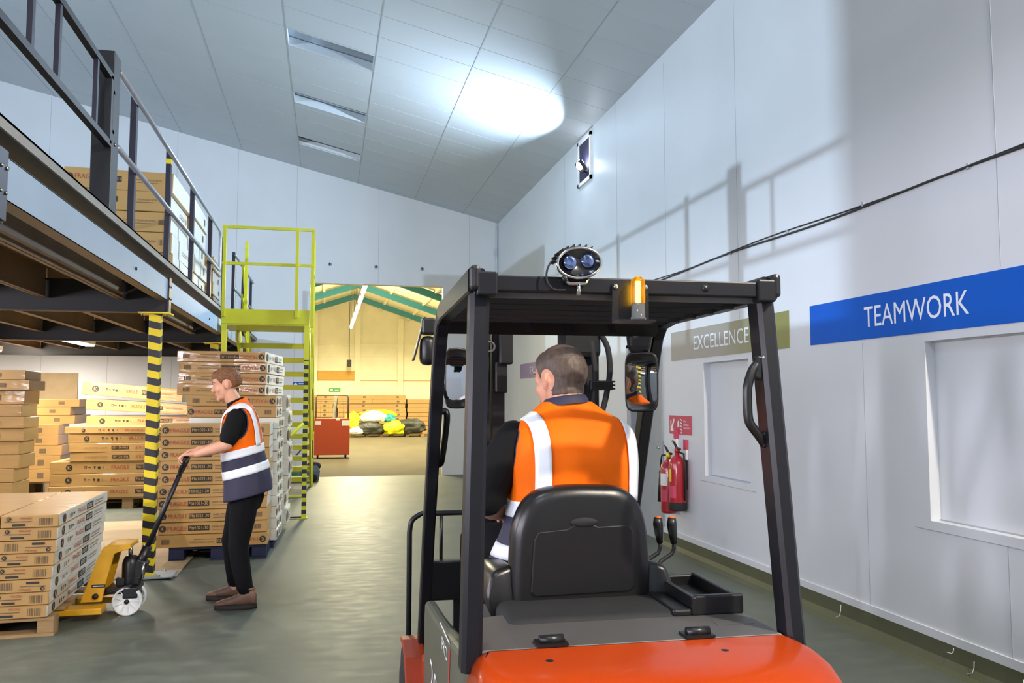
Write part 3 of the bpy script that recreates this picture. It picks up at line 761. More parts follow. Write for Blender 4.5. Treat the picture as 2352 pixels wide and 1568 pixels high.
# sunlit-looking mid stack
zt = 1.555
for i in range(8):
    h = (.125, .135, .14, .16, .16, .16, .2, .2)[i]; zt -= h
    x1 = (-3.9, -4.03, -3.96, -4.08, -4.08, -4.02, -4.04, -4.04)[i]
    carton('yellowish carton of the narrow stack between leftmost and tilted stacks, %s' % ordinal(i), (x1 - .55, 14.5 + (0 if i < 3 else -.45), zt), 1.1, .9, h, 0 if i < 3 else radians(6), 'D', None, 'cardboard', None, 'cartons of the low stack', seed=i)
pallet('wooden_pallet', 'wooden pallet under the low stack against the wall', (-4.6, 14.1, 0), 1.0, .9, 'pallet_wood', max(.1, zt))
m = MB(); m.bb((-5.6, YB - .02, 1.45), (-4.6, YB, 2.05), 'cardboard_dry'); tag(m.build('wall_board'), 'brown board on the wall behind the leftmost carton stack', 'board')

# mezzanine cartons
zt = 4.16
for i in range(6):
    h = .235; zt -= h
    carton('wide carton on the mezzanine behind the gate post, %s' % ordinal(i), (-2.34 + (0, -.03, .0, .01, .03, .02)[i], 9.9 + rb.uniform(-.02, .02), zt), 1.14 if i else 1.16, 1.25, h - .003, radians(rb.uniform(-.8, .8)), ('C', 'C', 'N', 'N', 'N', 'D')[i], 'N' if i % 2 else None, 'cardboard', 'wrap_sheen_white', 'wide cartons on the mezzanine', (0, radians(1.0 if i == 0 else 0), 0), seed=i)
    carton('white wrapped carton on the mezzanine behind the wide ones, %s' % ordinal(i), (-2.3 + rb.uniform(-.03, .03), 11.2, zt), 1.12, 1.2, h - .003, radians(rb.uniform(-1, 1)), None, 'D', 'cardboard', 'wrap_sheen_white', 'wrapped cartons on the mezzanine', seed=i)
zt = 3.72
for i in range(5):
    zt -= .194
    carton('pale carton on the mezzanine behind the yellow stair posts, %s' % ordinal(i), (-2.2 + rb.uniform(-.03, .03), 13.0 + .1 * (i % 2), zt), 1.0, .9, .19, radians(rb.uniform(-2, 2)), 'N', 'D', 'cardboard', 'wrap_sheen_white', 'cartons behind the stair posts', seed=i)

# load on the pallet truck
H = .0835; LL = 1.44
for k in range(8):
    z = .125 + k * H; i = 7 - k; s = -.05 * (1 - k / 7)
    carton('flat near carton of the pallet truck load, %s' % ordinal(i), (-1.885 + s + rb.uniform(-.004, .004), 6.01 + rb.uniform(-.008, .008), z), .345, LL, H, radians(2), 'Er' if i in (2, 5) else 'E', 'S', 'cardboard', 'wrap_sheen_white', 'near cartons of the pallet truck load', seed=k)
    carton('broad carton at the frame edge of the pallet truck load, %s' % ordinal(i), (-2.42 + s, 6.0 + rb.uniform(-.008, .008), z), .7, LL, H, radians(2), 'D', None, 'cardboard', None, 'broad cartons of the pallet truck load', seed=k)
for i in range(2):
    pass
p = thing('wooden_pallet', 'wooden pallet carrying the wrapped load on the pallet truck', 'pallet', (-2.25, 6.02, 0), radians(2))
for k in range(6):
    m = MB(); m.bb((-.55, k * .26, .1), (.52, k * .26 + .12, .122), 'pallet_wood', bev=.003, seg=1); m.build('deck_board', p)
for y in (0, .445, 1.3):
    for x in (-.5, 0, .42):
        m = MB(); m.bb((x, y, .02), (x + .1, y + .12, .1), 'pallet_wood', bev=.003, seg=1); m.build('block', p)
    m = MB(); m.bb((-.55, y, 0), (.52, y + .12, .02), 'pallet_wood'); m.build('skid', p)

# far cartons in the second hall
for r in range(9):
    for c in range(4):
        x = (-.45, 1.22, 2.72, 4.3)[c]
        if r == 8 and c == 3: continue
        carton('carton at the far hall wall, %s, column %s from the red cabinet' % (ordinal(8 - r), ('one', 'two', 'three', 'four')[c]), (x + rb.uniform(-.03, .03), 37 + rb.uniform(-.03, .03), r * .195), 1.5, .8, .19, 0, 'D', None, 'cardboard_far', None, 'cartons stacked along the far hall wall', seed=r)

# ------------------------------------------------------------------ pallet truck (fork along -X), axis y 6.58
pt = thing('pallet_truck', 'yellow hand pallet truck with white wheels and a long black handle', 'pallet truck', (-1.38, 6.58, 0))
def pw(px): return px
m = MB()
prof = [(-.30, .115), (-.232, .32), (-.196, .42), (-.162, .493), (-.12, .51), (.018, .51), (.026, .482), (-.045, .462), (-.088, .446), (-.11, .35), (-.135, .25), (-.16, .115)]
for y in (-.13, .1): m.prism(prof, .03, 'truck_yellow', ((0, y, 0), (1, 0, 0), (0, 0, 1), (0, -1, 0)), bev=.004)
m.bb((-.14, -.13, .482), (.02, .1, .508), 'truck_yellow', bev=.006)
m.box((-.215, -.015, .31), (.012, .22, .4), 'truck_yellow', rot=Euler((0, radians(23), 0)))
m.build('lifting_frame', pt)
for y in (-.2, .14):
    m = MB(); m.bb((-1.25, y - .07, .055), (-.13, y + .07, .098), 'truck_yellow', bev=.006); m.build('fork', pt)
m = MB(); quad(m, (-.228, -.1462, .215), (1, 0, 0), (0, 0, 1), .09, .022, 'print_black'); quad(m, (-.22, -.1464, .223), (1, 0, 0), (0, 0, 1), .074, .006, 'sign_text'); m.build('maker_plate', pt)
m = MB(); m.cyl((-.2, -.16, .155), (-.2, -.14, .155), .02, 'dark_steel'); m.build('pivot_pin', pt)
m = MB(); m.lathe([(.0, .15), (.055, .15), (.06, .17), (.06, .36), (.045, .4), (.03, .41)], 'black_plastic', (.0, -.01, 0)); m.bb((-.09, -.06, .2), (.07, .04, .26), 'black_plastic', bev=.008); m.build('hydraulic_pump', pt)
m = MB(); m.cyl((-.005, -.01, .4), (-.005, -.01, .49), .016, 'chrome'); m.build('piston', pt)
m = MB(); m.tube([(-.2, -.1, .15), (.03, -.1, .21)], .016, 'black_steel', 8); m.tube([(-.2, .07, .15), (.03, .07, .21)], .016, 'black_steel', 8); m.bb((-.14, -.11, .155), (.02, .08, .2), 'black_steel'); m.build('push_rod', pt)
m = MB(); m.bb((-.03, -.12, .12), (.07, .1, .2), 'black_steel', bev=.01); m.build('wheel_fork', pt)
for y in (-.095, .055):
    m = MB(); c = (.0, y, .1)
    m.lathe([(.0, -.022), (.03, -.022), (.032, -.015), (.085, -.015), (.088, -.025), (.1, -.022), (.1, .022), (.088, .025), (.085, .015), (.0, .015)], 'wheel_white', c, 'Y', 32); w = m.build('wheel', pt)
    m = MB(); m.cyl((0, y - .028, .1), (0, y + .028, .1), .016, 'dark_steel'); m.build('hub', w)
    m = MB()
    for k in range(9):
        a = 2 * pi * k / 9; m.box((cos(a) * .058, y - .017, .1 + sin(a) * .058), (.05, .008, .006), 'wheel_white', rot=Euler((0, -a, 0)))
    m.build('spoke', w)
HA, HB = V((.03, -.01, .27)), V((.352, -.01, 1.08))
m = MB(); m.tube([HA, HA + (HB - HA) * .25], .034, 'black_plastic', 10); m.box(V((.06, -.01, .3)), (.08, .09, .16), 'black_plastic', rot=Euler((0, radians(19), 0)), bev=.01); m.build('handle_base', pt)
m = MB(); m.tube([HA + (HB - HA) * .2, HA + (HB - HA) * .9], .0185, 'black_steel', 12); m.build('handle_shaft', pt)
m = MB(); d = (HB - HA).normalized()
m.tube(spl([HB - d * .1, HB - d * .06 + V((0, -.06, 0)), HB + V((0, -.085, .0)), HB + d * .045 + V((0, -.075, 0)), HB + d * .055, HB + d * .045 + V((0, .075, 0)), HB + V((0, .085, 0)), HB - d * .06 + V((0, .06, 0)), HB - d * .1]), .0145, 'black_plastic', 10)
m.build('handle_grip', pt)
m = MB(); m.tube([(.09, -.06, .25), (.093, -.06, .36)], .012, 'chrome', 8); m.build('return_spring', pt)

# floor cleaner behind the stairs
fc = thing('floor_cleaner', 'grey green floor cleaning machine on the floor behind the stairs', 'cleaner', (-.5, 17.0, 0))
fc.location = (-.52, 16.3, 0)
m = MB(); m.rings([[(-.42, -.2, .03), (.4, -.2, .03), (.4, .2, .03), (-.42, .2, .03)], [(-.42, -.2, .16), (.42, -.22, .2), (.42, .22, .2), (-.42, .2, .16)], [(-.3, -.12, .24), (.36, -.16, .3), (.36, .16, .3), (-.3, .12, .24)]], 'cleaner_grey', smooth=False); m.build('body', fc)
m = MB(); m.ell((-.05, -.16, .16), (.13, .08, .13), 'cleaner_green'); m.build('brush_cover', fc)
m = MB(); m.ell((.3, -.02, .28), (.14, .13, .09), 'vest_navy'); m.build('tank_lid', fc)
m = MB(); m.tube([(-.25, 0, .2), (.08, 0, .62), (.1, 0, .66)], .016, 'cleaner_grey', 8); m.build('handle', fc)
for x in (-.3, .3):
    m = MB(); m.cyl((x, -.24, .07), (x, -.2, .07), .07, 'rubber'); m.build('wheel', fc)

# red cabinet trolley with wire cage
oc = thing('cage_trolley', 'orange red cabinet trolley with wire cage top in the second hall', 'trolley', (.15, 22.1, 0))
m = MB(); m.bb((-.455, -.02, .1), (.455, .7, 1.05), 'cage_red', bev=.008); m.build('cabinet', oc)
m = MB()
for x, z, w, h in ((-.43, .89, .15, .1), (.25, .86, .2, .14), (.1, 1.0, .1, .06)): quad(m, (x, -.0215, z), (1, 0, 0), (0, 0, 1), w, h, 'paper_white')
m.build('paper_note', oc)
m = MB()
m.tube([(-.42, 0, 1.03), (-.42, 0, 1.6), (-.38, 0, 1.66), (.38, 0, 1.66), (.42, 0, 1.6), (.42, 0, 1.03)], .014, 'grey_wire', 8)
m.tube([(-.42, .65, 1.03), (-.42, .65, 1.6), (-.38, .65, 1.66), (.38, .65, 1.66), (.42, .65, 1.6), (.42, .65, 1.03)], .014, 'grey_wire', 8)
for z in (1.2, 1.35, 1.5): m.tube([(-.42, .65, z), (.42, .65, z)], .005, 'grey_wire', 6)
for k in range(9): m.tube([(-.4 + .1 * k, .65, 1.03), (-.4 + .1 * k, .65, 1.65)], .004, 'grey_wire', 6)
m.build('wire_cage', oc)
for x in (-.36, .36):
    for y in (.06, .6):
        m = MB(); m.cyl((x - .02, y, .055), (x + .02, y, .055), .055, 'rubber', 14); m.bb((x - .025, y - .02, .055), (x + .025, y + .02, .105), 'grey_wire'); m.build('castor', oc)

# heap of bags on pallets in the second hall
def blob(name, label, c, r, mm, seed, cat='bag', group='bags heaped in the second hall'):
    t = bmesh.new(); bmesh.ops.create_icosphere(t, subdivisions=4, radius=1)
    for v in t.verts:
        p = v.co.copy(); n = noise.fractal(p * 1.6 + V((seed * 7.3, 0, 0)), 1., 2., 4) * .28
        v.co = V((p.x * r[0], p.y * r[1], p.z * r[2])) * (1 + n) * .9
        if v.co.z < -r[2] * .6: v.co.z = -r[2] * .6
    m = MB(); m.merge(t, mm, True); o = m.build(name, None, (c[0], c[1], c[2] + r[2] * .6)); tag(o, label, cat, group); return o
pallet('wooden_pallet', 'wooden pallet under the bag heap in the second hall, by the trolley', (1.65, 34.4, 0), 1.3, 1.1, 'pallet_wood', .13)
pallet('wooden_pallet', 'wooden pallet under the dark bags in the second hall, far from the trolley', (3.3, 34.4, 0), 1.4, 1.1, 'pallet_wood', .13)
blob('waste_bag', 'white bag on top of the heap in the second hall', (1.9, 34.6, .62), (.55, .4, .3), 'bag_white', 1)
blob('waste_bag', 'yellow bag crowning the heap in the second hall', (2.1, 34.9, .8), (.8, .4, .22), 'bag_yellow', 2)
blob('waste_bag', 'yellow bag sliding off the heap next to the cabinet trolley', (1.05, 34.5, .4), (.35, .35, .4), 'bag_yellow', 3)
blob('waste_bag', 'low yellow bag at the front of the heap', (2.75, 34.3, .13), (.5, .35, .35), 'bag_yellow', 4)
blob('waste_bag', 'teal bag tucked in the heap', (2.55, 34.6, .62), (.3, .3, .2), 'bag_teal', 5)
blob('waste_bag', 'dark grey bag under the white one', (1.75, 34.5, .13), (.7, .45, .35), 'bag_black', 6)
blob('waste_bag', 'dark bag at the far end of the heap', (3.4, 34.6, .13), (.75, .45, .42), 'bag_black', 7)
blob('waste_bag', 'small white bag on the floor edge of the heap', (1.2, 34.2, .13), (.3, .25, .2), 'bag_white', 8)
blob('waste_bag', 'yellow bag beyond the forklift pillar in the second hall', (4.7, 31.5, .6), (.55, .4, .22), 'bag_yellow', 9)
m = MB(); m.bb((4.05, 31.2, .0), (5.7, 32.0, .6), 'bag_white'); m.bb((4.0, 31.15, .6), (5.75, 32.05, .66), 'pallet_wood'); tag(m.build('work_bench'), 'pale bench under a yellow bag beyond the forklift front pillar', 'bench')

m = MB(); m.bb((2.78, 19.72, 0), (2.88, 19.8, 1.75), 'post_orange', bev=.008); m.bb((2.72, 19.66, 0), (2.94, 19.86, .015), 'post_orange'); tag(m.build('protective_post'), 'ochre steel post in the second hall seen past the forklift front pillar', 'post')
m = MB(); m.lathe([(0, 0), (.085, 0), (.09, .02), (.09, .42), (.05, .5), (.02, .52), (.02, .56)], 'extinguisher_red', (3.03, 20.0, 0)); m.tube([(3.03, 20, .54), (3.0, 19.95, .6), (2.98, 19.95, .55)], .012, 'black_plastic')
tag(m.build('fire_extinguisher'), 'small red extinguisher standing on the floor of the second hall', 'fire extinguisher')
# green exit sign on the far wall
m = MB(); m.box((0, 0, 0), (.5, .02, .16), 'sign_green'); ex = m.build('exit_sign', None, (.35, HY - .03, 1.98)); tag(ex, 'small green exit sign low on the far hall wall', 'sign')
m = MB(); quad(m, (-.2, -.012, -.04), (1, 0, 0), (0, 0, 1), .12, .08, 'white_vinyl'); quad(m, (0, -.012, -.03), (1, 0, 0), (0, 0, 1), .18, .05, 'white_vinyl'); m.build('pictograms', ex)
# tube lamps
for k in range(6):
    y = 20.9 + 2.1 * k
    t = thing('tube_lamp', 'tube lamp in the glowing far hall row, %s from the opening' % ('nearest,second,third,fourth,fifth,farthest'.split(',')[k]), 'lamp', (.88, y, 4.3), 0, 'tube lamps of the far hall')
    m = MB(); m.bb((-.06, -.75, .03), (.06, .75, .1), 'white_vinyl'); m.build('housing', t)
    m = MB(); m.tube([(0, -.75, 0), (0, .75, 0)], .035, 'tube_warm', 10); m.build('tube', t)
    m = MB()
    for q in (-.6, .6): m.tube([(0, q, .1), (0, q, 1.6)], .006, 'grey_wire', 6)
    m.build('hanger', t)
m = MB(); m.tube([(.95, 37.0, 3.3), (.95, 37.0, 5.9)], .015, 'grey_wire', 6); m.bb((.85, 36.9, 3.0), (1.05, 37.1, 3.3), 'dark_steel', bev=.02); tag(m.build('pendant_unit'), 'dark unit hanging on a thin cable before the far hall wall', 'lamp')
# lamps under the mezzanine
def batten(x, y, label, z=2.33):
    t = thing('tube_lamp', label, 'lamp', (x, y, z), 0, 'tube lamps under the mezzanine')
    m = MB(); m.bb((-.07, -.62, .02), (.07, .62, .1), 'white_vinyl', bev=.01); m.build('housing', t)
    m = MB(); m.bb((-.06, -.6, 0), (.06, .6, .03), 'tube_cool', bev=.012); m.build('diffuser', t)
batten(-3.42, 12.55, 'bright tube lamp under the mezzanine above the low carton stack')
batten(-4.4, 6.0, 'tube lamp under the mezzanine above the pallet truck load')
batten(-5.3, 14.4, 'tube lamp under the mezzanine close to the white end wall')  # added out of view to brighten the end wall
ADDED_BATTENS = ((-4.4, -2.4), (-4.4, -1.2), (-4.4, .2), (-4.4, 2.3), (-4.4, 5.0), (-4.4, 6.0), (-4.4, 9.6))  # unseen lamps added in a row to light the lower right wall softly
for i, (x, y) in enumerate(ADDED_BATTENS):
    if i != 5: batten(x, y, 'tube lamp of the row under the mezzanine, %s from the end wall' % ('sixth', 'fifth', 'fourth', 'third', 'second', '', 'first')[i])
# ------------------------------------------------------------------ forklift
FLOC, FROT = (.8943, 2.3663, 0), radians(-1.98)
fk = thing('forklift_truck', 'orange and black forklift with its overhead guard, seen from behind', 'forklift', FLOC, FROT)

def sweep(mb, pts, w, h, mm, bev=.006):
    """rectangular section along a path lying in a plane of constant x"""
    pts = [V(p) for p in pts]; rs = []
    for i, p in enumerate(pts):
        t = (pts[min(i + 1, len(pts) - 1)] - pts[max(i - 1, 0)]).normalized(); n = V((1, 0, 0)).cross(t).normalized(); x = V((1, 0, 0))
        a, b, c = w / 2, h / 2, bev
        rs.append([p + x * u + n * v for u, v in ((-a, -b + c), (-a + c, -b), (a - c, -b), (a, -b + c), (a, b - c), (a - c, b), (-a + c, b), (-a, b - c))])
    mb.rings(rs, mm, True, True, False)
def pillar(mb, a, b, w, d, mm):
    a, b = V(a), V(b); x, y = V((1, 0, 0)), V((0, 1, 0)); c = .012; w, d = w / 2, d / 2
    mb.rings([[p + x * u + y * v for u, v in ((-w, -d + c), (-w + c, -d), (w - c, -d), (w, -d + c), (w, d - c), (w - c, d), (-w + c, d), (-w, d - c))] for p in (a, b)], mm, True, True, False)

g = MB()
for s in (-1, 1): pillar(g, (s * .50, -.07, .82), (s * .455, .02, 1.89), .062, .085, 'guard_black')
g.build('rear_pillar', fk) if False else None
for s in (-1, 1):
    m = MB(); pillar(m, (s * .49, -.07, .80), (s * .455, .02, 1.885), .058, .085, 'guard_black'); m.build('rear_pillar', fk)
    m = MB(); sweep(m, [(s * .468, -.02, 1.9), (s * .468, .8, 1.9), (s * .468, .92, 1.885), (s * .47, .99, 1.83), (s * .472, 1.04, 1.74), (s * .475, 1.12, 1.55), (s * .48, 1.38, .97), (s * .48, 1.70, .27)], .052, .075, 'guard_black'); m.build('side_frame', fk)
    m = MB(); m.box((s * .475, -.03, 1.905), (.03, .06, .075), 'black_plastic', bev=.012); m.box((s * .44, -.035, 1.888), (.06, .05, .07), 'guard_black', bev=.006); m.build('corner_cap', fk)
m = MB(); m.bb((-.44, -.05, 1.868), (.43, .01, 1.914), 'guard_black', bev=.004); m.cyl((.24, -.052, 1.892), (.24, -.048, 1.892), .012, 'black_plastic'); m.bb((-.44, -.02, 1.852), (.43, .0, 1.868), 'hood_grey'); m.build('rear_crossbar', fk)
for y in (.2, .36, .52, .68, .82):
    m = MB(); m.box((0, y, 1.876), (.9, .035, .03), 'guard_black', rot=Euler((radians(25), 0, 0)), bev=.004); m.build('roof_bar', fk)
for x in (-.32, -.14, .04, .22):
    m = MB(); m.box((x, .845, 1.868), (.03, .12, .01), 'guard_black', rot=Euler((radians(-38), 0, radians(-28)))); m.build('roof_strut', fk)
m = MB(); m.bb((-.46, .93, 1.845), (.46, .99, 1.885), 'guard_black', bev=.005); m.box((0, .9, 1.858), (.9, .11, .014), 'black_plastic', rot=Euler((radians(-38), 0, 0))); m.build('front_crossbar', fk)
# grab handle on the right rear pillar
m = MB()
m.tube(spl([(.44, -.01, 1.672), (.41, -.015, 1.645), (.39, -.02, 1.6), (.386, -.02, 1.56), (.388, -.02, 1.49), (.402, -.02, 1.462), (.425, -.018, 1.435), (.445, -.012, 1.41)]), .0145, 'black_plastic', 12)
m.box((.432, -.012, 1.648), (.04, .03, .075), 'black_plastic', rot=Euler((0, radians(14), 0)), bev=.008); m.box((.448, -.012, 1.425), (.03, .03, .05), 'black_plastic', bev=.006)
m.cyl((.437, -.03, 1.68), (.437, -.035, 1.68), .006, 'chrome', 10); m.cyl((.45, -.03, 1.415), (.45, -.035, 1.415), .006, 'chrome', 10)
m.build('grab_handle', fk)
m = MB(); m.tube(spl([(-.47, 1.2, 1.48), (-.43, 1.2, 1.5), (-.42, 1.2, 1.46), (-.43, 1.28, 1.3), (-.44, 1.3, 1.26), (-.475, 1.3, 1.26)]), .014, 'black_plastic', 10); m.build('grab_handle', fk)

# mast
for s, x in ((-1, -.25), (1, .27)):
    m = MB(); m.bb((x - .045, 1.33, .12), (x + .045, 1.45, 1.98), 'black_steel', bev=.006); m.build('mast_upright', fk)
    m = MB(); xi = x - s * .085; m.bb((xi - .03, 1.35, .15), (xi + .03, 1.45, 1.96), 'black_steel', bev=.004); m.build('inner_mast', fk)
m = MB(); m.bb((-.29, 1.3, 1.88), (.31, 1.36, 1.95), 'black_steel', bev=.005); m.bb((-.29, 1.36, 1.02), (.31, 1.42, 1.08), 'black_steel'); m.build('mast_crossmember', fk)
m = MB(); m.bb((-.175, 1.26, 1.71), (-.112, 1.34, 1.87), 'black_plastic', bev=.008); m.bb((-.19, 1.28, 1.58), (-.135, 1.34, 1.72), 'black_plastic', bev=.006); m.torus((-.215, 1.29, 1.79), .022, .005, 'hood_grey', (0, 1, 0)); m.build('mast_box', fk)
m = MB(); m.bb((.105, 1.26, 1.74), (.31, 1.33, 1.9), 'black_plastic', bev=.03); m.cyl((.16, 1.3, .9), (.16, 1.3, 1.78), .028, 'black_steel'); m.build('lift_cylinder', fk)
m = MB()
m.tube(spl([(.3, 1.27, 1.86), (.335, 1.26, 1.79), (.345, 1.26, 1.68), (.325, 1.26, 1.56), (.295, 1.26, 1.44), (.27, 1.27, 1.2)]), .014, 'rubber', 10); m.tube(spl([(.26, 1.27, 1.82), (.275, 1.26, 1.66), (.262, 1.26, 1.5), (.24, 1.27, 1.2)]), .013, 'rubber', 10); m.build('hydraulic_hose', fk)
m = MB(); m.box((.3, 1.255, 1.615), (.11, .03, .045), 'black_plastic', bev=.006)
for k in range(3): m.box((.355, 1.255, 1.6 + .016 * k), (.02, .03, .008), 'black_plastic')
m.build('hose_clamp', fk)
# load backrest beyond the mast
m = MB(); m.tube([(-.53, 1.95, .15)] + spl([(-.53, 1.95, .86), (-.518, 1.95, .92), (-.47, 1.95, .955)]) + spl([(.47, 1.95, .955), (.518, 1.95, .92), (.53, 1.95, .86)]) + [(.53, 1.95, .15)], .014, 'black_steel', 10)
for x in (-.365, -.18, 0, .18, .365): m.tube([(x, 1.95, .7), (x, 1.95, .955)], .009, 'black_steel', 8)
m.build('load_backrest', fk)
m = MB(); m.bb((-.45, 1.88, .52), (.45, 1.94, .72), 'black_plastic', bev=.008); m.bb((-.45, 1.88, .2), (.45, 1.92, .3), 'black_steel'); m.build('fork_carriage', fk)
for x in (-.25, .25):
    m = MB(); m.bb((x - .05, 1.95, .06), (x + .05, 3.0, .1), 'black_steel'); m.bb((x - .05, 1.93, .06), (x + .05, 1.97, .6), 'black_steel'); m.build('fork', fk)

# body: counterweight, hood, side panel, front deck, wheels
def plan(hw, yf, yr, r, z, n=7):
    pts = [V((-hw, yf, z)), V((hw, yf, z))] if False else []
    pts.append(V((hw, yf, z)))
    for k in range(n + 1):
        a = -pi / 2 * k / n
        pts.append(V((hw - r + r * cos(a), yr + r * .8 + r * .8 * sin(a), z + .0)))
    for k in range(n + 1):
        a = -pi / 2 - pi / 2 * k / n
        pts.append(V((-hw + r + r * cos(a), yr + r * .8 + r * .8 * sin(a), z)))
    pts.append(V((-hw, yf, z)))
    return list(reversed(pts))
m = MB(); rr = []
for z, d, yf in ((.12, .06, 0), (.2, .02, 0), (.55, .0, 0), (.68, .004, 0), (.73, .016, 0), (.785, .036, 0), (.82, .062, 0), (.84, .095, 0), (.846, .135, 0), (.85, .185, 0)):
    rr.append(plan(.515 - d * .42, -.09, -.5 + d * 1.5, .2, z))
m.rings(rr, 'orange_paint'); cw = m.build('counterweight', fk)
m = MB()
for x, y in ((-.292, -.2), (.212, -.2)): m.ell((x, y, .846), (.016, .016, .006), 'black_plastic')
m.build('bolt_cap', cw)
m = MB()
m.rings([[V((x, y, z)) for x, y in ((-.47, -.092), (.46, -.092), (.46, .95), (-.30, .95), (-.30, .30), (-.47, .26))] for z in (.5, .842)] + [[V((x, y, .852)) for x, y in ((-.455, -.085), (.445, -.085), (.445, .93), (-.29, .93), (-.29, .285), (-.455, .245))]], 'hood_grey', smooth=False); m.build('battery_hood', fk)
for x in (-.255, .19):
    m = MB(); m.cyl((x - .035, -.065, .866), (x + .035, -.065, .866), .014, 'black_plastic'); m.bb((x - .045, -.09, .852), (x + .045, -.03, .86), 'black_plastic'); m.build('hood_hinge', fk)
for s in (-1, 1):
    m = MB()
    prof = [(-.085, .12), (1.32, .12), (1.33, .6), (1.3, .665), (.9, .70), (.3, .775), (-.085, .83)]
    m.prism(prof, .05, 'side_grey', ((s * .477, 0, 0), (0, 1, 0), (0, 0, 1), (1, 0, 0)), bev=.018); sp = m.build('side_panel', fk)
    if s < 0:
        t = MB(); x = -.5035
        put_text(t, 'PRO', (x, .56, .672), V((0, -1, .02)), V((0, 0, 1)), .17, .045, 'white_vinyl'); poly(t, [(x, .36, .62), (x, .33, .74), (x, .3, .74), (x, .33, .6)], 'red_vinyl'); put_text(t, '20', (x, 1.02, .38), V((0, -1, 0)), V((0, 0, 1)), .3, .13, 'white_vinyl')
        quad(t, (x, .62, .742), V((0, -1, .04)), V((0, 0, 1)), .3, .008, 'sign_text'); t.build('lettering', sp)
m = MB(); m.bb((-.455, .2, .2), (.455, 1.5, .44), 'side_grey', bev=.01); m.bb((-.45, .5, .44), (-.31, 1.25, .45), 'rubber'); m.build('floor_deck', fk)
m = MB(); m.prism([(.95, .44), (1.62, .44), (1.55, .8), (1.45, 1.02), (1.25, 1.05), (1.2, .95), (1.4, .6)], .86, 'black_plastic', ((0, 0, 0), (0, 1, 0), (0, 0, 1), (1, 0, 0)), bev=.01)if False else m.bb((-.25, 1.25, .44), (.44, 1.5, .8), 'black_plastic', bev=.03); m.bb((-.2, 1.3, .78), (.3, 1.5, 1.0), 'black_plastic', bev=.03); m.build('dashboard', fk)
for s in (-1, 1):
    m = MB(); c = (s * .52, 1.62, .19)
    m.lathe([(.0, -.07), (.09, -.07), (.12, -.06), (.178, -.06), (.19, -.045), (.19, .045), (.178, .06), (.12, .06), (.09, .07), (0, .07)], 'rubber', c, 'X', 36); m.build('front_wheel', fk)
    m = MB(); m.prism([(1.34, .14), (1.38, .26), (1.48, .345), (1.64, .375), (1.8, .35), (1.83, .37), (1.66, .40), (1.46, .37), (1.35, .28), (1.31, .14)], .1, 'fender_orange', ((s * .53, 0, 0), (0, 1, 0), (0, 0, 1), (1, 0, 0)), bev=.006); m.build('fender', fk)
    m = MB(); m.bb((s * .485 - .02, 1.335, .1), (s * .485 + .02, 1.42, .40), 'fender_orange', bev=.008); m.build('side_step_plate', fk)
m = MB(); m.lathe([(.0, -.08), (.1, -.08), (.2, -.07), (.2, .07), (.1, .08), (0, .08)], 'rubber', (0, -.2, .2), 'X', 36); m.build('rear_wheel', fk)

# seat
SX = -.03
m = MB()
out = [(-.255, .86), (-.252, 1.02), (-.24, 1.12), (-.205, 1.195), (-.15, 1.235), (-.05, 1.25), (.06, 1.248), (.14, 1.24), (.2, 1.2), (.232, 1.13), (.246, 1.03), (.25, .92), (.238, .815), (.17, .79), (-.17, .785), (-.235, .80)]
out = [(p.x, p.y) for p in spl([(u, v, 0) for u, v in out], 4, True)]
def seat_ring(s, y, dz=0): return [V((SX + u * s, y + (1 - s) * 0, 1.03 + (v - 1.03) * s + dz)) for u, v in out]
m.rings([seat_ring(.80, .385), seat_ring(.93, .39), seat_ring(.985, .41), seat_ring(1, .44), seat_ring(.99, .475), seat_ring(.93, .495), seat_ring(.8, .5)], 'seat_vinyl'); sb = m.build('seat_backrest', fk)
m = MB()
pan = [(-.19, .895), (-.178, 1.07), (-.165, 1.095), (-.06, 1.103), (-.035, 1.118), (.0, 1.123), (.03, 1.118), (.05, 1.108), (.165, 1.112), (.178, 1.09), (.18, .9), (.165, .885), (-.175, .88)]
m.rings([[V((SX + u, .386, v)) for u, v in pan], [V((SX + u, .381, v)) for u, v in pan], [V((SX + u * .975, .379, 1 + (v - 1) * .975)) for u, v in pan]], 'black_plastic', smooth=False)
m.build('back_panel', sb)
m = MB(); m.ell((SX, .383, 1.125), (.05, .01, .018), 'rubber'); m.build('finger_recess', sb)
m = MB(); m.box((SX, .68, .85), (.46, .5, .1), 'seat_vinyl', bev=.035, seg=3, smooth=True); m.build('seat_cushion', fk)
for s, x0 in ((-1, -.315), (1, .245)):
    m = MB(); m.rings([[V((x0 + s * a, y, z)) for a, y, z in ((-.06, .40 - q, .80), (.035, .38 - q, .80), (.06, .38 - q, .88), (.035, .40 - q, .965), (-.05, .42, .985))] for q in (0,)] + [[V((x0 + s * a, .78, z)) for a, z in ((-.05, .82), (.03, .83), (.05, .88), (.02, .94), (-.05, .95))]], 'seat_vinyl', smooth=True)
    o = m.build('seat_bolster', fk); bv = o.modifiers.new('soft', 'BEVEL'); bv.width = .022; bv.segments = 3; bv.limit_method = 'NONE'
m = MB(); m.bb((-.33, .2, .868), (.28, .85, .8), 'black_plastic', bev=.02) if False else m.box((SX - .01, .46, .825), (.6, .62, .085), 'rubber', bev=.03, seg=3, smooth=True); m.build('seat_base', fk)
m = MB(); m.tube([(-.36, .62, .9), (-.37, .6, .87), (-.355, .55, .84)], .006, 'chrome', 6); m.box((-.36, .55, .85), (.02, .02, .05), 'chrome'); m.build('seat_belt_buckle', fk)
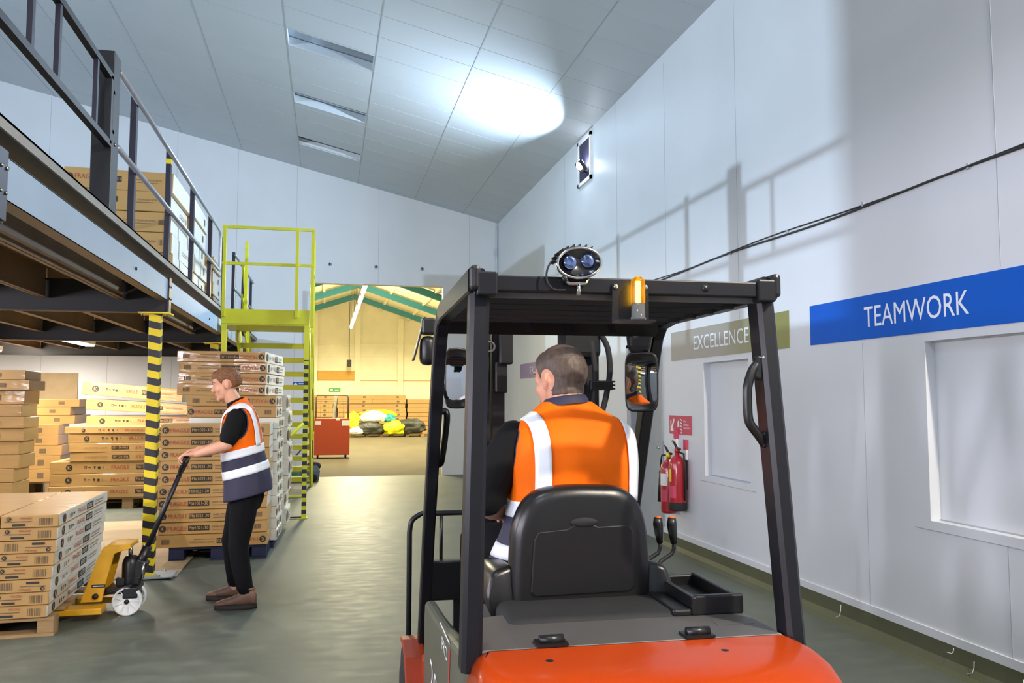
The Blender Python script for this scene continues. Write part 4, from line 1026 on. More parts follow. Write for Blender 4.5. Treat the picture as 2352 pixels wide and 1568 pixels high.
# storage tray and levers on the right
m = MB()
for a, b in (((.275, .15, .852), (.445, .175, .915)), ((.275, .53, .852), (.43, .55, .9)), ((.265, .15, .852), (.285, .55, .912)), ((.425, .15, .852), (.445, .54, .908)), ((.275, .16, .852), (.43, .54, .862))): m.bb(a, b, 'black_plastic', bev=.006)
m.box((.34, .61, .872), (.14, .1, .03), 'black_plastic', bev=.01); m.bb((.2, .15, .852), (.265, .5, .875), 'black_plastic', bev=.008); m.build('storage_tray', fk)
m = MB(); quad(m, (.27, -.0, .8755), (1, 0, 0), (.2, 1, 0), .12, .05, 'hood_grey') if False else m.bb((.3, .03, .851), (.42, .08, .8535), 'hood_grey'); m.build('data_plate', fk)
for x, y, z in ((.375, .72, 1.06), (.425, .70, 1.075)):
    m = MB(); m.tube([(x - .09, y - .02, .86), (x - .06, y - .01, .92), (x - .01, y, .945), (x, y, .965), (x, y, 1.0)], .0085, 'black_steel', 8); lv = m.build('control_lever', fk)
    m = MB(); m.tube([(x, y, .985), (x - .004, y, 1.02), (x - .008, y, 1.06), (x - .008, y, 1.085)], [.012, .017, .02, .016], 'black_plastic', 12); m.ell((x - .008, y - .004, 1.086), (.013, .013, .005), 'lever_orange'); m.build('lever_knob', lv)
# steering wheel
m = MB(); ax = V((0, -.45, .9)).normalized(); m.torus((-.1, .98, 1.13), .165, .014, 'black_plastic', ax); m.ell((-.1, .98, 1.125), (.045, .045, .025), 'black_plastic')
for a in (.3, 2.4, 4.5):
    u = ax.orthogonal().normalized(); w = ax.cross(u); m.tube([V((-.1, .98, 1.125)), V((-.1, .98, 1.13)) + (u * cos(a) + w * sin(a)) * .16], .011, 'black_plastic', 8)
m.build('steering_wheel', fk)
m = MB(); m.tube([(-.1, .99, 1.11), (-.1, 1.25, .9)], .035, 'black_plastic'); m.tube([(-.24, 1.0, 1.13), (-.245, .98, 1.17)], [.012, .02], 'chrome', 12); m.build('steering_column', fk)

# beacon and blue spot lamp on the rear crossbar
bk = MB(); bk.bb((-.062, -.058, 1.782), (.052, -.052, 1.895), 'guard_black'); bk.bb((-.062, -.12, 1.778), (.052, -.052, 1.784), 'guard_black')
for x in (-.052, .042): bk.ell((x, -.06, 1.888), (.008, .005, .008), 'chrome')
bc = bk.build('beacon_bracket', fk)
m = MB(); m.lathe([(.0, 0), (.023, 0), (.023, .006), (.0205, .01), (.0205, .05), (.0, .05)], 'clear_lens', (.008, -.088, 1.785)); m.build('beacon_base', bc)
m = MB(); m.lathe([(0.0, .0), (.0205, 0)] + [(.0205 + (.0012 if k % 2 else 0), .004 + .0045 * k) for k in range(14)] + [(.017, .074), (.01, .078), (0, .079)], 'amber_lens', (.008, -.088, 1.836)); bl = m.build('beacon_lens', bc)
m = MB(); m.cyl((.008, -.088, 1.842), (.008, -.088, 1.9), .006, 'beacon_core'); m.build('beacon_tube', bc)
sl = MB(); c = V((-.17, -.07, 1.952)); tilt = Matrix.Rotation(radians(-6), 3, 'Y')
def er(a, b, y, n=28): return [c + tilt @ V((a * cos(2 * pi * i / n), y, b * sin(2 * pi * i / n))) for i in range(n)]
sl.rings([er(.045, .03, .05), er(.062, .042, .03), er(.069, .047, 0), er(.07, .048, -.012), er(.066, .044, -.014), er(.064, .042, -.006)], 'lamp_dark')
for k in range(9):
    a = radians(55 + 14 * k); p = c + tilt @ V((.069 * cos(a), .015, .047 * sin(a))); q = c + tilt @ V((.079 * cos(a), .015, .055 * sin(a)))
    sl.box((p + q) / 2, (.003, .05, .012), 'black_plastic', rot=Matrix.Rotation(-(a - pi / 2), 3, 'Y'))
so = sl.build('spot_lamp', fk)
m = MB(); m.tube([c + tilt @ V((.067 * cos(2 * pi * i / 28), -.013, .045 * sin(2 * pi * i / 28))) for i in range(28)], .0042, 'chrome', 8, loop=True); m.build('bezel', so)
for x in (-.027, .027):
    m = MB(); m.ell(c + tilt @ V((x, -.008, .004)), (.021, .008, .021), 'lamp_lens'); m.build('lens', so)
m = MB(); m.tube([c + V((-.045, -.0, -.043)), c + V((-.03, 0, -.06)), c + V((.02, 0, -.06)), c + V((.03, 0, -.045))], .006, 'chrome', 8); m.cyl(c + V((0, -.0, -.062)), c + V((0, 0, -.095)), .0065, 'chrome', 10); m.ell(c + V((-.045, -.012, -.048)), (.01, .008, .01), 'black_plastic'); m.build('bracket', so)
m = MB(); m.tube(spl([c + V((-.066, .01, .012)), c + V((-.085, .0, -.0)), c + V((-.098, -.005, -.03)), c + V((-.095, -.005, -.06)), c + V((-.075, -.005, -.08)), c + V((-.04, -.0, -.08))]), .003, 'rubber', 8); m.build('cable', so)

# mirrors
def mirror(cn, w, h, yaw, R=1.4, label=None):
    m = MB(); q = Matrix.Rotation(yaw, 3, 'Z'); cn = V(cn)
    n = 24
    def ring(s, y): 
        pts = []
        for i in range(n):
            a = 2 * pi * i / n; e = .38; ca, sa = cos(a), sin(a)
            u = w / 2 * s * abs(ca) ** e * (1 if ca > 0 else -1); v = h / 2 * s * abs(sa) ** e * (1 if sa > 0 else -1)
            pts.append(cn + q @ V((u, y, v)))
        return pts
    m.rings([ring(.7, .045), ring(.95, .03), ring(1.04, .01), ring(1.05, -.004), ring(1.0, -.007), ring(.97, -.002)], 'black_plastic'); o = m.build('mirror', fk)
    g = MB(); t = []
    for s in (.97, .75, .5, .25, .06):
        rg = ring(s, 0); out_ = []
        for p in rg:
            d = q.transposed() @ (p - cn); out_.append(cn + q @ V((d.x, -.0015 - (.004 - (d.x ** 2 + d.z ** 2) / (2 * R)), d.z)))
        t.append(out_)
    g.rings(t, 'mirror_glass', False, True); g.build('mirror_glass', o)
    return o
mr = mirror((.388, .95, 1.625), .138, .245, radians(-33))
m = MB(); m.rings([[V((.385 + a * .05 * s, .97 + b * .035 * s, z)) for a, b in ((-1, -1), (1, -1), (1, 1), (-1, 1))] for z, s in ((1.75, .7), (1.78, .9), (1.83, 1.0), (1.85, .7))], 'black_plastic', smooth=False); o = m.build('mirror_arm', fk); bv = o.modifiers.new('soft', 'BEVEL'); bv.width = .012; bv.segments = 2
ml = mirror((-.372, 1.25, 1.645), .1, .26, radians(4))
m = MB(); m.tube([(-.44, 1.2, 1.62), (-.42, 1.24, 1.56), (-.40, 1.27, 1.55)], .009, 'black_steel', 8); m.build('mirror_arm', fk)
m = MB(); m.box((-.54, 1.28, 1.82), (.008, .09, .2), 'black_plastic', rot=Euler((0, radians(14), 0)), bev=.003); m.box((-.5, 1.26, 1.875), (.06, .07, .075), 'black_plastic', bev=.01); m.build('lamp_shield', fk)
m = MB(); m.box((-.5, 1.28, 1.768), (.07, .1, .13), 'black_plastic', bev=.028, seg=3, smooth=True); m.build('head_lamp', fk)
# ------------------------------------------------------------------ people
def remeshed(mb, name, mm, parent, voxel=.006, it=4, k=.5):
    bmesh.ops.recalc_face_normals(mb.bm, faces=mb.bm.faces)
    me = bpy.data.meshes.new('tmp'); mb.bm.to_mesh(me); mb.bm.free()
    o = bpy.data.objects.new('tmp', me); COL.objects.link(o)
    r = o.modifiers.new('r', 'REMESH'); r.mode = 'VOXEL'; r.voxel_size = voxel; r.use_smooth_shade = True
    s = o.modifiers.new('s', 'SMOOTH'); s.factor = k; s.iterations = it
    dg = bpy.context.evaluated_depsgraph_get(); nm = bpy.data.meshes.new_from_object(o.evaluated_get(dg))
    bpy.data.objects.remove(o); bpy.data.meshes.remove(me); nm.name = name
    nm.materials.clear(); nm.materials.append(MATS[mm]); nm.polygons.foreach_set('material_index', [0] * len(nm.polygons)); nm.polygons.foreach_set('use_smooth', [True] * len(nm.polygons))
    return link(name, nm, parent)

def limb(mb, pts, rad, mm='skin', n=14):
    """tapered limb with rounded ends"""
    pts = [V(p) for p in pts]
    P, R = [], []
    for i in range(len(pts) - 1):
        for q in range(4):
            t = q / 4; P.append(pts[i].lerp(pts[i + 1], t)); R.append(rad[i] + (rad[i + 1] - rad[i]) * (t * t * (3 - 2 * t)))
    P.append(pts[-1]); R.append(rad[-1])
    d0 = (P[0] - P[1]).normalized(); d1 = (P[-1] - P[-2]).normalized(); r0, r1 = R[0], R[-1]
    P = [P[0] + d0 * r0 * .9, P[0] + d0 * r0 * .6] + P + [P[-1] + d1 * r1 * .6, P[-1] + d1 * r1 * .9]
    R = [r0 * .35, r0 * .78] + R + [r1 * .78, r1 * .35]
    mb.tube(P, R, mm, n)

class Torso:
    """rings: (centre, lateral(left->right), forward, half width, depth front, depth back)"""
    def __init__(s, keys): s.k = [(V(c), V(l).normalized(), V(f).normalized(), w, a, b) for c, l, f, w, a, b in keys]
    def at(s, t):
        x = t * (len(s.k) - 1); i = min(int(x), len(s.k) - 2); u = x - i
        A = s.k[max(i - 1, 0)], s.k[i], s.k[i + 1], s.k[min(i + 2, len(s.k) - 1)]
        def cr(q): 
            p0, p1, p2, p3 = q; return .5 * ((2 * p1) + (p2 - p0) * u + (2 * p0 - 5 * p1 + 4 * p2 - p3) * u * u + (3 * p1 - p0 - 3 * p2 + p3) * u ** 3)
        return [cr([a[j] for a in A]) for j in range(6)]
    def pt(s, t, th, off=0.):
        c, l, f, w, a, b = s.at(t); x, y = cos(th), sin(th); e = .86
        x = abs(x) ** e * (1 if x > 0 else -1); y = abs(y) ** e * (1 if y > 0 else -1)
        return c + l * x * (w + off) + f * y * ((a if y > 0 else b) + off)
    def solid(s, mb, mm, n=32, rows=24, off=0., t0=0., t1=1.):
        mb.rings([[s.pt(t0 + (t1 - t0) * i / rows, 2 * pi * k / n, off) for k in range(n)] for i in range(rows + 1)], mm)
    def theta_at(s, t, x, back):
        w = s.at(t)[3]; q = max(-1, min(1, x / w)); q = abs(q) ** (1 / .86) * (1 if q > 0 else -1)
        return -math.acos(q) if back else math.acos(q)

def vest(T, parent, off, t_hem, t_navy, bands, arms, strap_x, strap_w, v_front=True, front_gap=.0, neck_t=.97, navy_trim=True, front_in=1.):
    """hi-vis waistcoat grown on a torso: arms = [(shoulder centre, axis dir, radius)]"""
    n, rows = 120, 84; m = MB()
    io, inv = m.mi('vest_orange'), m.mi('vest_navy')
    ts = [t_hem + (neck_t - t_hem) * i / rows for i in range(rows + 1)]
    # line rows up with the colour change
    j = min(range(rows + 1), key=lambda i: abs(ts[i] - t_navy)); ts[j] = t_navy
    g = [[T.pt(t, 2 * pi * k / n, off + .012 * max(0, (t_navy - t) / max(t_navy - t_hem, .01)) * 1.0 + .004 * noise.noise(V((cos(2 * pi * k / n) * 3, sin(2 * pi * k / n) * 3, t * 9)))) for k in range(n)] for t in ts]
    def hole(p, extra=0.):
        for c, ax, r, el in arms:
            d = p - c; al = d.dot(ax)
            if al > -.06:
                q = d - ax * al; q = V((q.x, q.y, q.z / el)); 
                if q.length < r + extra: return True
        return False
    vs = [[None] * n for _ in ts]
    def vv(i, k):
        k %= n
        if vs[i][k] is None: vs[i][k] = m.bm.verts.new(g[i][k])
        return vs[i][k]
    for i in range(rows):
        for k in range(n):
            c = (g[i][k] + g[i + 1][(k + 1) % n] + g[i + 1][k] + g[i][(k + 1) % n]) / 4
            if hole(c): continue
            th = 2 * pi * (k + .5) / n; tm = (ts[i] + ts[i + 1]) / 2
            if v_front and sin(th) > 0 and tm > .55:      # open V neck at the front
                x = abs((c - T.at(tm)[0]).dot(T.at(tm)[1]))
                if x < (tm - .55) * .24: continue
            f = m.bm.faces.new((vv(i, k), vv(i, k + 1), vv(i + 1, k + 1), vv(i + 1, k))); f.smooth = True
            f.material_index = inv if tm < t_navy  else io
    # soften the cut edges and bind the arm holes
    be = [e for e in m.bm.edges if len(e.link_faces) == 1]; nb = {}
    for e in be:
        for u_, v_ in (e.verts, reversed(e.verts)): nb.setdefault(u_, []).append(v_)
    for _ in range(14):
        mv = {v: (v.co * 2 + nb[v][0].co + nb[v][1].co) / 4 for v in nb if len(nb[v]) == 2}
        for v, p in mv.items(): v.co = p
    loops = []; seen = set()
    for v0 in nb:
        if v0 in seen: continue
        lp = [v0]; seen.add(v0); cur = v0
        while True:
            nx = [q for q in nb[cur] if q not in seen]
            if not nx: break
            cur = nx[0]; seen.add(cur); lp.append(cur)
        loops.append([q.co.copy() for q in lp])
    loops = [l for l in loops if 12 < len(l) and min((sum(l, V()) / len(l) - c).length for c, *_ in arms) < .12]
    o = m.build('hi_vis_vest', parent)
    for l in loops:
        q = MB(); q.tube(l[::2], .0055, 'vest_navy', 8, loop=True); q.build('edge_binding', o)
    so = o.modifiers.new('thick', 'SOLIDIFY'); so.thickness = .004; so.offset = -1
    def strip(rows_, name='reflective_band'):
        q = MB(); q.rings(rows_, 'reflective', False, False, True, False); b = q.build(name, o)
        w = b.modifiers.new('thick', 'SOLIDIFY'); w.thickness = .0025; w.offset = 0
    for a, b in bands:
        ks = range(0, n + 1)
        q = MB(); R = []
        for t in [a + (b - a) * i / 4 for i in range(5)]:
            R.append([T.pt(t, 2 * pi * k / n, off + .0045 + .012 * max(0, (t_navy - t) / max(t_navy - t_hem, .01)) + .004 * noise.noise(V((cos(2 * pi * k / n) * 3, sin(2 * pi * k / n) * 3, t * 9)))) for k in range(n)])
        q.rings(R, 'reflective', False, False, True, True); bo = q.build('reflective_band', o)
        w = bo.modifiers.new('thick', 'SOLIDIFY'); w.thickness = .002; w.offset = 0
    tb = bands[-1][1] - .01
    for sx in (-1, 1):
        R = []
        def edge_pts(x):
            pts = []
            # up the back, over the shoulder, down the front
            tmax = 1.; N = 200
            for i in range(N):
                t = tb + (1 - tb) * i / N
                if T.at(t)[3] <= abs(x) + .004: tmax = t; break
            for i in range(33):
                u = i / 32; t = tb + (tmax - tb) * (1 - (1 - u) ** 2); pts.append(T.pt(t, T.theta_at(t, x, True), off + .012))
            for i in range(32, -1, -1):
                u = i / 32; t = tb + (tmax - tb) * (1 - (1 - u) ** 2); pts.append(T.pt(t, T.theta_at(t, x * (1 - .4 * front_in * (1 - u)), False), off + .009))
            return pts
        sx_ = strap_x[0] if sx < 0 else strap_x[1]; cols = [edge_pts(sx * (sx_ - strap_w / 2 + strap_w * q / 4)) for q in range(5)]
        strip([list(c) for c in cols])
    return o

def head(mb, c, fwd, up, s, mm='skin'):
    f = V(fwd).normalized(); u = V(up); u = (u - f * u.dot(f)).normalized(); r = f.cross(u)
    R = Matrix((r, f, u)).transposed(); c = V(c)
    P = lambda x, y, z: c + R @ (V((x, y, z)) * s)
    def E(x, y, z, a, b, d, rot=None): mb.ell(P(x, y, z), (a * s, b * s, d * s), mm, R @ rot if rot else R, 20, 14)
    E(0, -.012, .03, .077, .097, .092); E(0, .03, .045, .066, .062, .066); E(0, .022, -.03, .064, .068, .092); E(0, .038, -.083, .048, .045, .036); E(0, .076, -.102, .021, .017, .017)
    E(.032, .058, -.028, .03, .026, .03); E(-.032, .058, -.028, .03, .026, .03)
    E(0, .082, .03, .05, .014, .011)
    mb.tube([P(0, .084, .018), P(0, .098, -.01), P(0, .111, -.032)], [.008 * s, .010 * s, .0135 * s], mm, 10); E(0, .104, -.036, .016, .012, .009)
    E(0, .088, -.062, .022, .009, .0065); E(0, .086, -.074, .019, .009, .007)
    for q in (-1, 1):
        E(q * .031, .08, .008, .014, .009, .008); E(q * .031, .083, .0155, .015, .009, .0055); E(q * .031, .082, .0005, .013, .008, .0045)
        E(q * .081, -.008, -.008, .010, .018, .030, Matrix.Rotation(q * .35, 3, 'Z') @ Matrix.Rotation(.18, 3, 'X')); E(q * .086, -.016, .003, .0075, .012, .023, Matrix.Rotation(q * .5, 3, 'Z'))
    return P, R

def face_bits(parent, P, R, s):
    for q in (-1, 1):
        m = MB(); m.ell(P(q * .031, .0845, .008), (.009 * s, .005 * s, .0036 * s), 'eye_white', R); m.ell(P(q * .031, .0882, .008), (.0042 * s, .0024 * s, .0036 * s), 'eye_dark', R); m.build('eye', parent)
    m = MB()
    for q in (-1, 1): m.tube([P(q * .014, .0945, .030), P(q * .032, .092, .035), P(q * .05, .078, .030)], [.003 * s, .004 * s, .0025 * s], 'hair_ginger' if s < 2 else 'hair_brown', 8)
    m.build('eyebrow', parent)
    m = MB(); m.tube([P(-.02, .089, -.068), P(0, .0965, -.066), P(.02, .089, -.068)], [.002 * s, .0042 * s, .002 * s], 'lip', 8); m.build('lips', parent)

def hair(parent, body, P, R, s, mm, thick, line, spikes=.006, seed=1):
    """shell over the scalp: grown where line(x,y,z)>0 (head units), sunk into the scalp elsewhere"""
    dg = bpy.context.evaluated_depsgraph_get(); bv = BVHTree.FromObject(body, dg)
    t = bmesh.new(); bmesh.ops.create_icosphere(t, subdivisions=6, radius=1)
    c0 = P(0, -.005, .015); kill = []
    for v in t.verts:
        d = (R @ v.co.normalized()).normalized()
        hit = bv.ray_cast(c0 + d * .22, -d, .22)
        p = hit[0] if hit[0] else c0 + d * .09 * s
        loc_ = R.transposed() @ (p - c0) / s + V((0, -.005, .015))
        a = line(loc_.x, loc_.y, loc_.z)
        n_ = noise.fractal(v.co * 9 + V((seed, 0, 0)), 1, 2, 4) * spikes + noise.noise(V((v.co.x * 40, v.co.y * 40, v.co.z * 14))) * spikes * .5
        k = max(0., min(1., a / .022))
        v.co = p + d * ((thick * k + n_ * k) if a > 0 else -.012 * min(1, -a / .01)) * s
        if a < -.02: kill.append(v)
    bmesh.ops.delete(t, geom=kill, context='VERTS')
    m = MB(); m.merge(t, mm, True); return m.build('hair', parent)

def hand(mb, wrist, d, n, side, mm, curl=1.0, sc=1.0):
    """d: wrist->knuckles, n: the way the palm faces, side: towards the thumb"""
    d = V(d).normalized(); n = V(n); n = (n - d * n.dot(d)).normalized(); t = V(side); t = (t - d * t.dot(d) - n * t.dot(n)).normalized(); w = V(wrist)
    k = sc
    limb(mb, [w - d * .01, w + d * .03 * k], [.024 * k, .027 * k], mm, 12)
    kn = []
    for i, x in enumerate((.030, .010, -.010, -.029)):
        b = w + d * (.088, .092, .088, .080)[i] * k + t * x * k; kn.append(b)
        limb(mb, [w + d * .015 * k + t * x * .55 * k, b], [.0135 * k, .0115 * k], mm, 10)
    for i, b in enumerate(kn):
        L = (.040, .045, .042, .033)[i] * k; a = 0; p = b; pts = [p]; rr = [.0102 * k]
        for q, (f, g) in enumerate(((1., .55), (.68, .85), (.52, .6))):
            a += g * curl; dd = d * cos(a) + n * sin(a); p = p + dd * L * f; pts.append(p); rr.append((.0092, .0084, .0072)[q] * k)
        limb(mb, pts, rr, mm, 10)
    a0 = w + d * .025 * k + t * .022 * k; a1 = a0 + (d * .55 + t * .62 + n * .3).normalized() * .04 * k; a2 = a1 + (d * .8 + t * .05 + n * .6 * curl).normalized() * .034 * k; a3 = a2 + (d * .7 - t * .25 + n * .75 * curl).normalized() * .026 * k
    limb(mb, [a0, a1, a2, a3], [.0145 * k, .0115 * k, .0098 * k, .008 * k], mm, 10)

# ---------------- standing worker (faces -X)
WB = V((-.62, 6.64, 0))
wk = thing('person', 'person in orange and navy vest standing and pulling the pallet truck handle', 'person', WB, 0)
W = lambda x, y, z: V((x, y, z)) - WB
lat = (0, 1, 0)
def fw(a): return (-cos(radians(a)), 0, -sin(radians(a)))
T = Torso([(W(-.575, 6.63, .80), lat, fw(14), .195, .155, .155), (W(-.585, 6.63, .95), lat, fw(15), .188, .15, .15), (W(-.608, 6.63, 1.08), lat, fw(15), .182, .148, .142),
           (W(-.622, 6.63, 1.20), lat, fw(14), .188, .142, .128), (W(-.632, 6.63, 1.30), lat, fw(12), .196, .13, .118), (W(-.645, 6.63, 1.385), lat, fw(10), .198, .115, .108),
           (W(-.655, 6.63, 1.45), lat, fw(14), .18, .095, .092), (W(-.664, 6.63, 1.50), lat, fw(20), .115, .072, .07), (W(-.676, 6.63, 1.54), lat, fw(28), .066, .06, .062)])
sh = [W(-.66, 6.45, 1.415), W(-.66, 6.81, 1.415)]
el = [W(-.715, 6.40, 1.215), W(-.74, 6.86, 1.20)]
wr_ = [W(-.935, 6.475, 1.145), W(-.925, 6.70, 1.165)]
hc, hf, hs = W(-.755, 6.63, 1.665), V((-1, -.05, -.22)), .98
b = MB()
T.solid(b, 'skin', off=-.022, t0=.02, t1=.9)
limb(b, [W(-.665, 6.63, 1.46), W(-.69, 6.63, 1.53), W(-.735, 6.63, 1.60)], [.064, .058, .056])
Pw, Rw = head(b, hc, hf, (0, 0, 1), hs)
for i in (0, 1):
    limb(b, [sh[i].lerp(el[i], .12), el[i]], [.044, .041]); limb(b, [el[i], el[i].lerp(wr_[i], .35), wr_[i]], [.043, .043, .028])
    hand(b, wr_[i], V((-1, .12 if i == 0 else -.12, -.02)), (0, 0, -1), (0, 1 if i == 0 else -1, .1), 'skin', 1.15)
hipN, knN, anN = W(-.585, 6.545, .88), W(-.628, 6.52, .45), W(-.572, 6.505, .1)
hipF, knF, anF = W(-.60, 6.72, .88), W(-.70, 6.76, .47), W(-.672, 6.79, .1)
for h_, k_, a_ in ((hipN, knN, anN), (hipF, knF, anF)): limb(b, [h_, k_, a_], [.075, .05, .036])
wb_ = remeshed(b, 'body', 'skin', wk, .0048, 3)
face_bits(wk, Pw, Rw, hs)
hair(wk, wb_, Pw, Rw, hs, 'hair_ginger', .016, lambda x, y, z: min(z - (.058 if y > .06 else .058 - (.06 - y) * 1.7 if y > .005 else -.035), ((((y + .008) / .036) ** 2 + ((z + .006) / .044) ** 2) ** .5 - 1) * .03 if abs(x) > .055 else 1), .006, 3)
# clothes
c = MB(); T.solid(c, 'polo_black', off=.0, t0=.06, t1=.93)
for i in (0, 1): limb(c, [sh[i] + V((0, .03 if i == 0 else -.03, .0)), sh[i].lerp(el[i], .45), sh[i].lerp(el[i], .74)], [.072, .072, .070])
po = remeshed(c, 'polo_shirt', 'polo_black', wk, .0075, 4)
c = MB()
def collar(mb, c0, ax, r, h, lean, mm):
    ax = V(ax).normalized(); u = ax.orthogonal().normalized(); w = ax.cross(u); n = 28
    mb.rings([[V(c0) + ax * (h * q) + (u * cos(2 * pi * i / n) + w * sin(2 * pi * i / n)) * (r + lean * (1 - q)) for i in range(n)] for q in (0, .5, 1)] + [[V(c0) + ax * h + (u * cos(2 * pi * i / n) + w * sin(2 * pi * i / n)) * (r - .006) for i in range(n)]], mm, False, False)
collar(c, W(-.672, 6.63, 1.508), (-.42, 0, .9), .066, .04, .012, 'polo_black'); c.build('collar', po)
c = MB()
limb(c, [W(-.585, 6.63, .92), W(-.585, 6.63, .80)], [.125, .13])
for h_, k_, a_ in ((hipN, knN, anN), (hipF, knF, anF)): limb(c, [h_ + V((0, 0, .03)), h_.lerp(k_, .35), k_, k_.lerp(a_, .4), a_ + V((0, 0, .05))], [.115, .103, .076, .069, .06])
remeshed(c, 'trousers', 'trouser_black', wk, .008, 5)
vest(T, wk, .017, .025, .345, [(.155, .215), (.29, .355)], [(sh[0] + V((.008, -.01, -.045)), V((0, -1, 0)), .08, 1.5), (sh[1] + V((.008, .01, -.045)), V((0, 1, 0)), .08, 1.5)], (.12, .12), .05)
def boot(parent, heel, toe, label=None):
    h, t = V(heel), V(toe); L = (t - h).length; d = (t - h).normalized(); s = V((-d.y, d.x, 0))
    m = MB(); R = []
    for u, w, z0, z1 in ((.0, .026, .03, .10), (.04, .036, .026, .125), (.13, .038, .026, .155), (.25, .038, .026, .15), (.36, .039, .026, .125), (.5, .042, .026, .1), (.68, .046, .026, .082), (.84, .043, .026, .07), (.94, .034, .026, .06), (1., .018, .03, .05)):
        R.append([h + d * (L * u) + s * (w * cos(2 * pi * i / 18)) + V((0, 0, (z0 + z1) / 2 + (z1 - z0) / 2 * sin(2 * pi * i / 18))) for i in range(18)])
    m.rings(R, 'boot_leather'); o = m.build('work_boot', parent)
    m = MB(); R = []
    for z in (0, .012, .03):
        R.append([h + d * (L * (.5 - .52 * cos(2 * pi * i / 28))) + s * (.049 * sin(2 * pi * i / 28) * (1 - .12 * cos(2 * pi * i / 28) * -1)) + V((0, 0, z + .001)) for i in range(28)])
    m.rings(R, 'boot_sole'); m.build('sole', o)
    m = MB(); m.tube([h + d * (L * .12) + s * (.036 * cos(2 * pi * i / 16)) + d * (.042 * sin(2 * pi * i / 16) + .02) + V((0, 0, .145)) for i in range(16)], .008, 'boot_leather', 8, loop=True); m.build('ankle_pad', o)
    m = MB()
    for q in range(5):
        u = .34 + .075 * q; z = .135 - .016 * q - .004 * q
        m.tube([h + d * (L * u) + s * .026 + V((0, 0, z - .012)), h + d * (L * (u + .03)) + V((0, 0, z + .004)), h + d * (L * u) - s * .026 + V((0, 0, z - .012))], .0042, 'lace', 6)
    m.build('lace', o)
boot(wk, W(-.487, 6.50, 0), W(-.782, 6.505, 0)); boot(wk, W(-.60, 6.79, 0), W(-.885, 6.83, 0))

# ---------------- seated driver, in forklift coordinates
dr = thing('person', 'person in orange vest seated at the forklift wheel with back turned', 'person', FLOC, FROT)
lt = lambda a: (cos(radians(a)), sin(radians(a)), 0); fd = lambda a, p=0: (-sin(radians(a)), cos(radians(a)), p)
ya = 6
cx = .012
T2 = Torso([(V((cx - .02, .76, .89)), lt(ya), fd(ya), .285, .16, .16), (V((cx - .015, .735, .98)), lt(ya), fd(ya), .262, .17, .155), (V((cx - .005, .70, 1.10)), lt(ya), fd(ya), .238, .165, .15),
            (V((cx, .685, 1.22)), lt(ya), fd(ya), .234, .15, .14), (V((cx, .68, 1.32)), lt(ya), fd(ya), .238, .135, .135), (V((cx - .002, .685, 1.40)), lt(ya), fd(ya), .232, .12, .125),
            (V((cx - .005, .695, 1.455)), lt(ya), fd(ya), .2, .1, .105), (V((cx - .012, .705, 1.505)), lt(ya), fd(ya), .125, .08, .085), (V((cx - .018, .712, 1.545)), lt(ya), fd(ya), .073, .068, .07)])
shd = [V((-.222, .69, 1.415)), V((.222, .77, 1.39))]
eld = [V((-.335, .67, 1.165)), V((.25, .99, 1.18))]
wrd = [V((-.22, .88, 1.13)), V((.12, 1.12, 1.12))]
wrd[0] = V((-.235, .86, 1.10))
b = MB(); T2.solid(b, 'skin_driver', off=-.022, t0=.02, t1=.9)
limb(b, [V((cx - .01, .70, 1.47)), V((-.01, .70, 1.54)), V((-.02, .725, 1.61))], [.076, .074, .074])
hs2 = 1.09; Pd, Rd = head(b, V((-.022, .75, 1.625)), fd(30, -.1), (0, 0, 1), hs2)
limb(b, [shd[0].lerp(eld[0], .15), eld[0]], [.05, .05]); limb(b, [eld[0], eld[0].lerp(wrd[0], .35), wrd[0]], [.052, .05, .033]); hand(b, wrd[0], (.25, .8, .05), (.1, .2, -1), (1, 0, 0), 'skin_driver', 1.0, 1.05)
limb(b, [shd[1].lerp(eld[1], .15), eld[1]], [.05, .05]); limb(b, [eld[1], eld[1].lerp(wrd[1], .4), wrd[1]], [.05, .048, .032]); hand(b, wrd[1], (-.6, .4, .1), (.1, .2, -1), (0, 1, 0), 'skin_driver', 1.0, 1.05)
hp = [V((-.1, .74, .93)), V((.12, .74, .93))]; kn = [V((-.29, 1.12, .95)), V((.2, 1.15, .93))]; an = [V((-.27, 1.2, .55)), V((.18, 1.22, .55))]
for i in (0, 1): limb(b, [hp[i], kn[i], an[i]], [.085, .058, .042])
db = remeshed(b, 'body', 'skin_driver', dr, .0052, 3)
face_bits(dr, Pd, Rd, hs2)
hair(dr, db, Pd, Rd, hs2, 'hair_brown', .008, lambda x, y, z: min(z - (.06 if y > .062 else .06 - (.062 - y) * 1.75 if y > .012 else -.06 if y < -.035 else -.045), ((((y + .008) / .036) ** 2 + ((z + .006) / .044) ** 2) ** .5 - 1) * .03 if abs(x) > .055 else 1), .0012, 8)
c = MB(); T2.solid(c, 'polo_black', off=.0, t0=.05, t1=.93)
for i in (0, 1): limb(c, [shd[i] + V((0, 0, -.01)), shd[i].lerp(eld[i], .45), shd[i].lerp(eld[i], .92)], [.07, .076, .075])
po2 = remeshed(c, 'polo_shirt', 'polo_black', dr, .0075, 4)
c = MB(); collar(c, V((-.01, .70, 1.52)), (-.1, .16, 1), .083, .036, .012, 'vest_navy'); c.build('collar', po2)
c = MB(); limb(c, [V((-.07, .73, .92)), V((.09, .73, .92))], [.13, .13])
for i in (0, 1): limb(c, [hp[i], hp[i].lerp(kn[i], .5), kn[i], kn[i].lerp(an[i], .5), an[i]], [.118, .105, .085, .072, .06])
remeshed(c, 'trousers', 'trouser_black', dr, .008, 5)
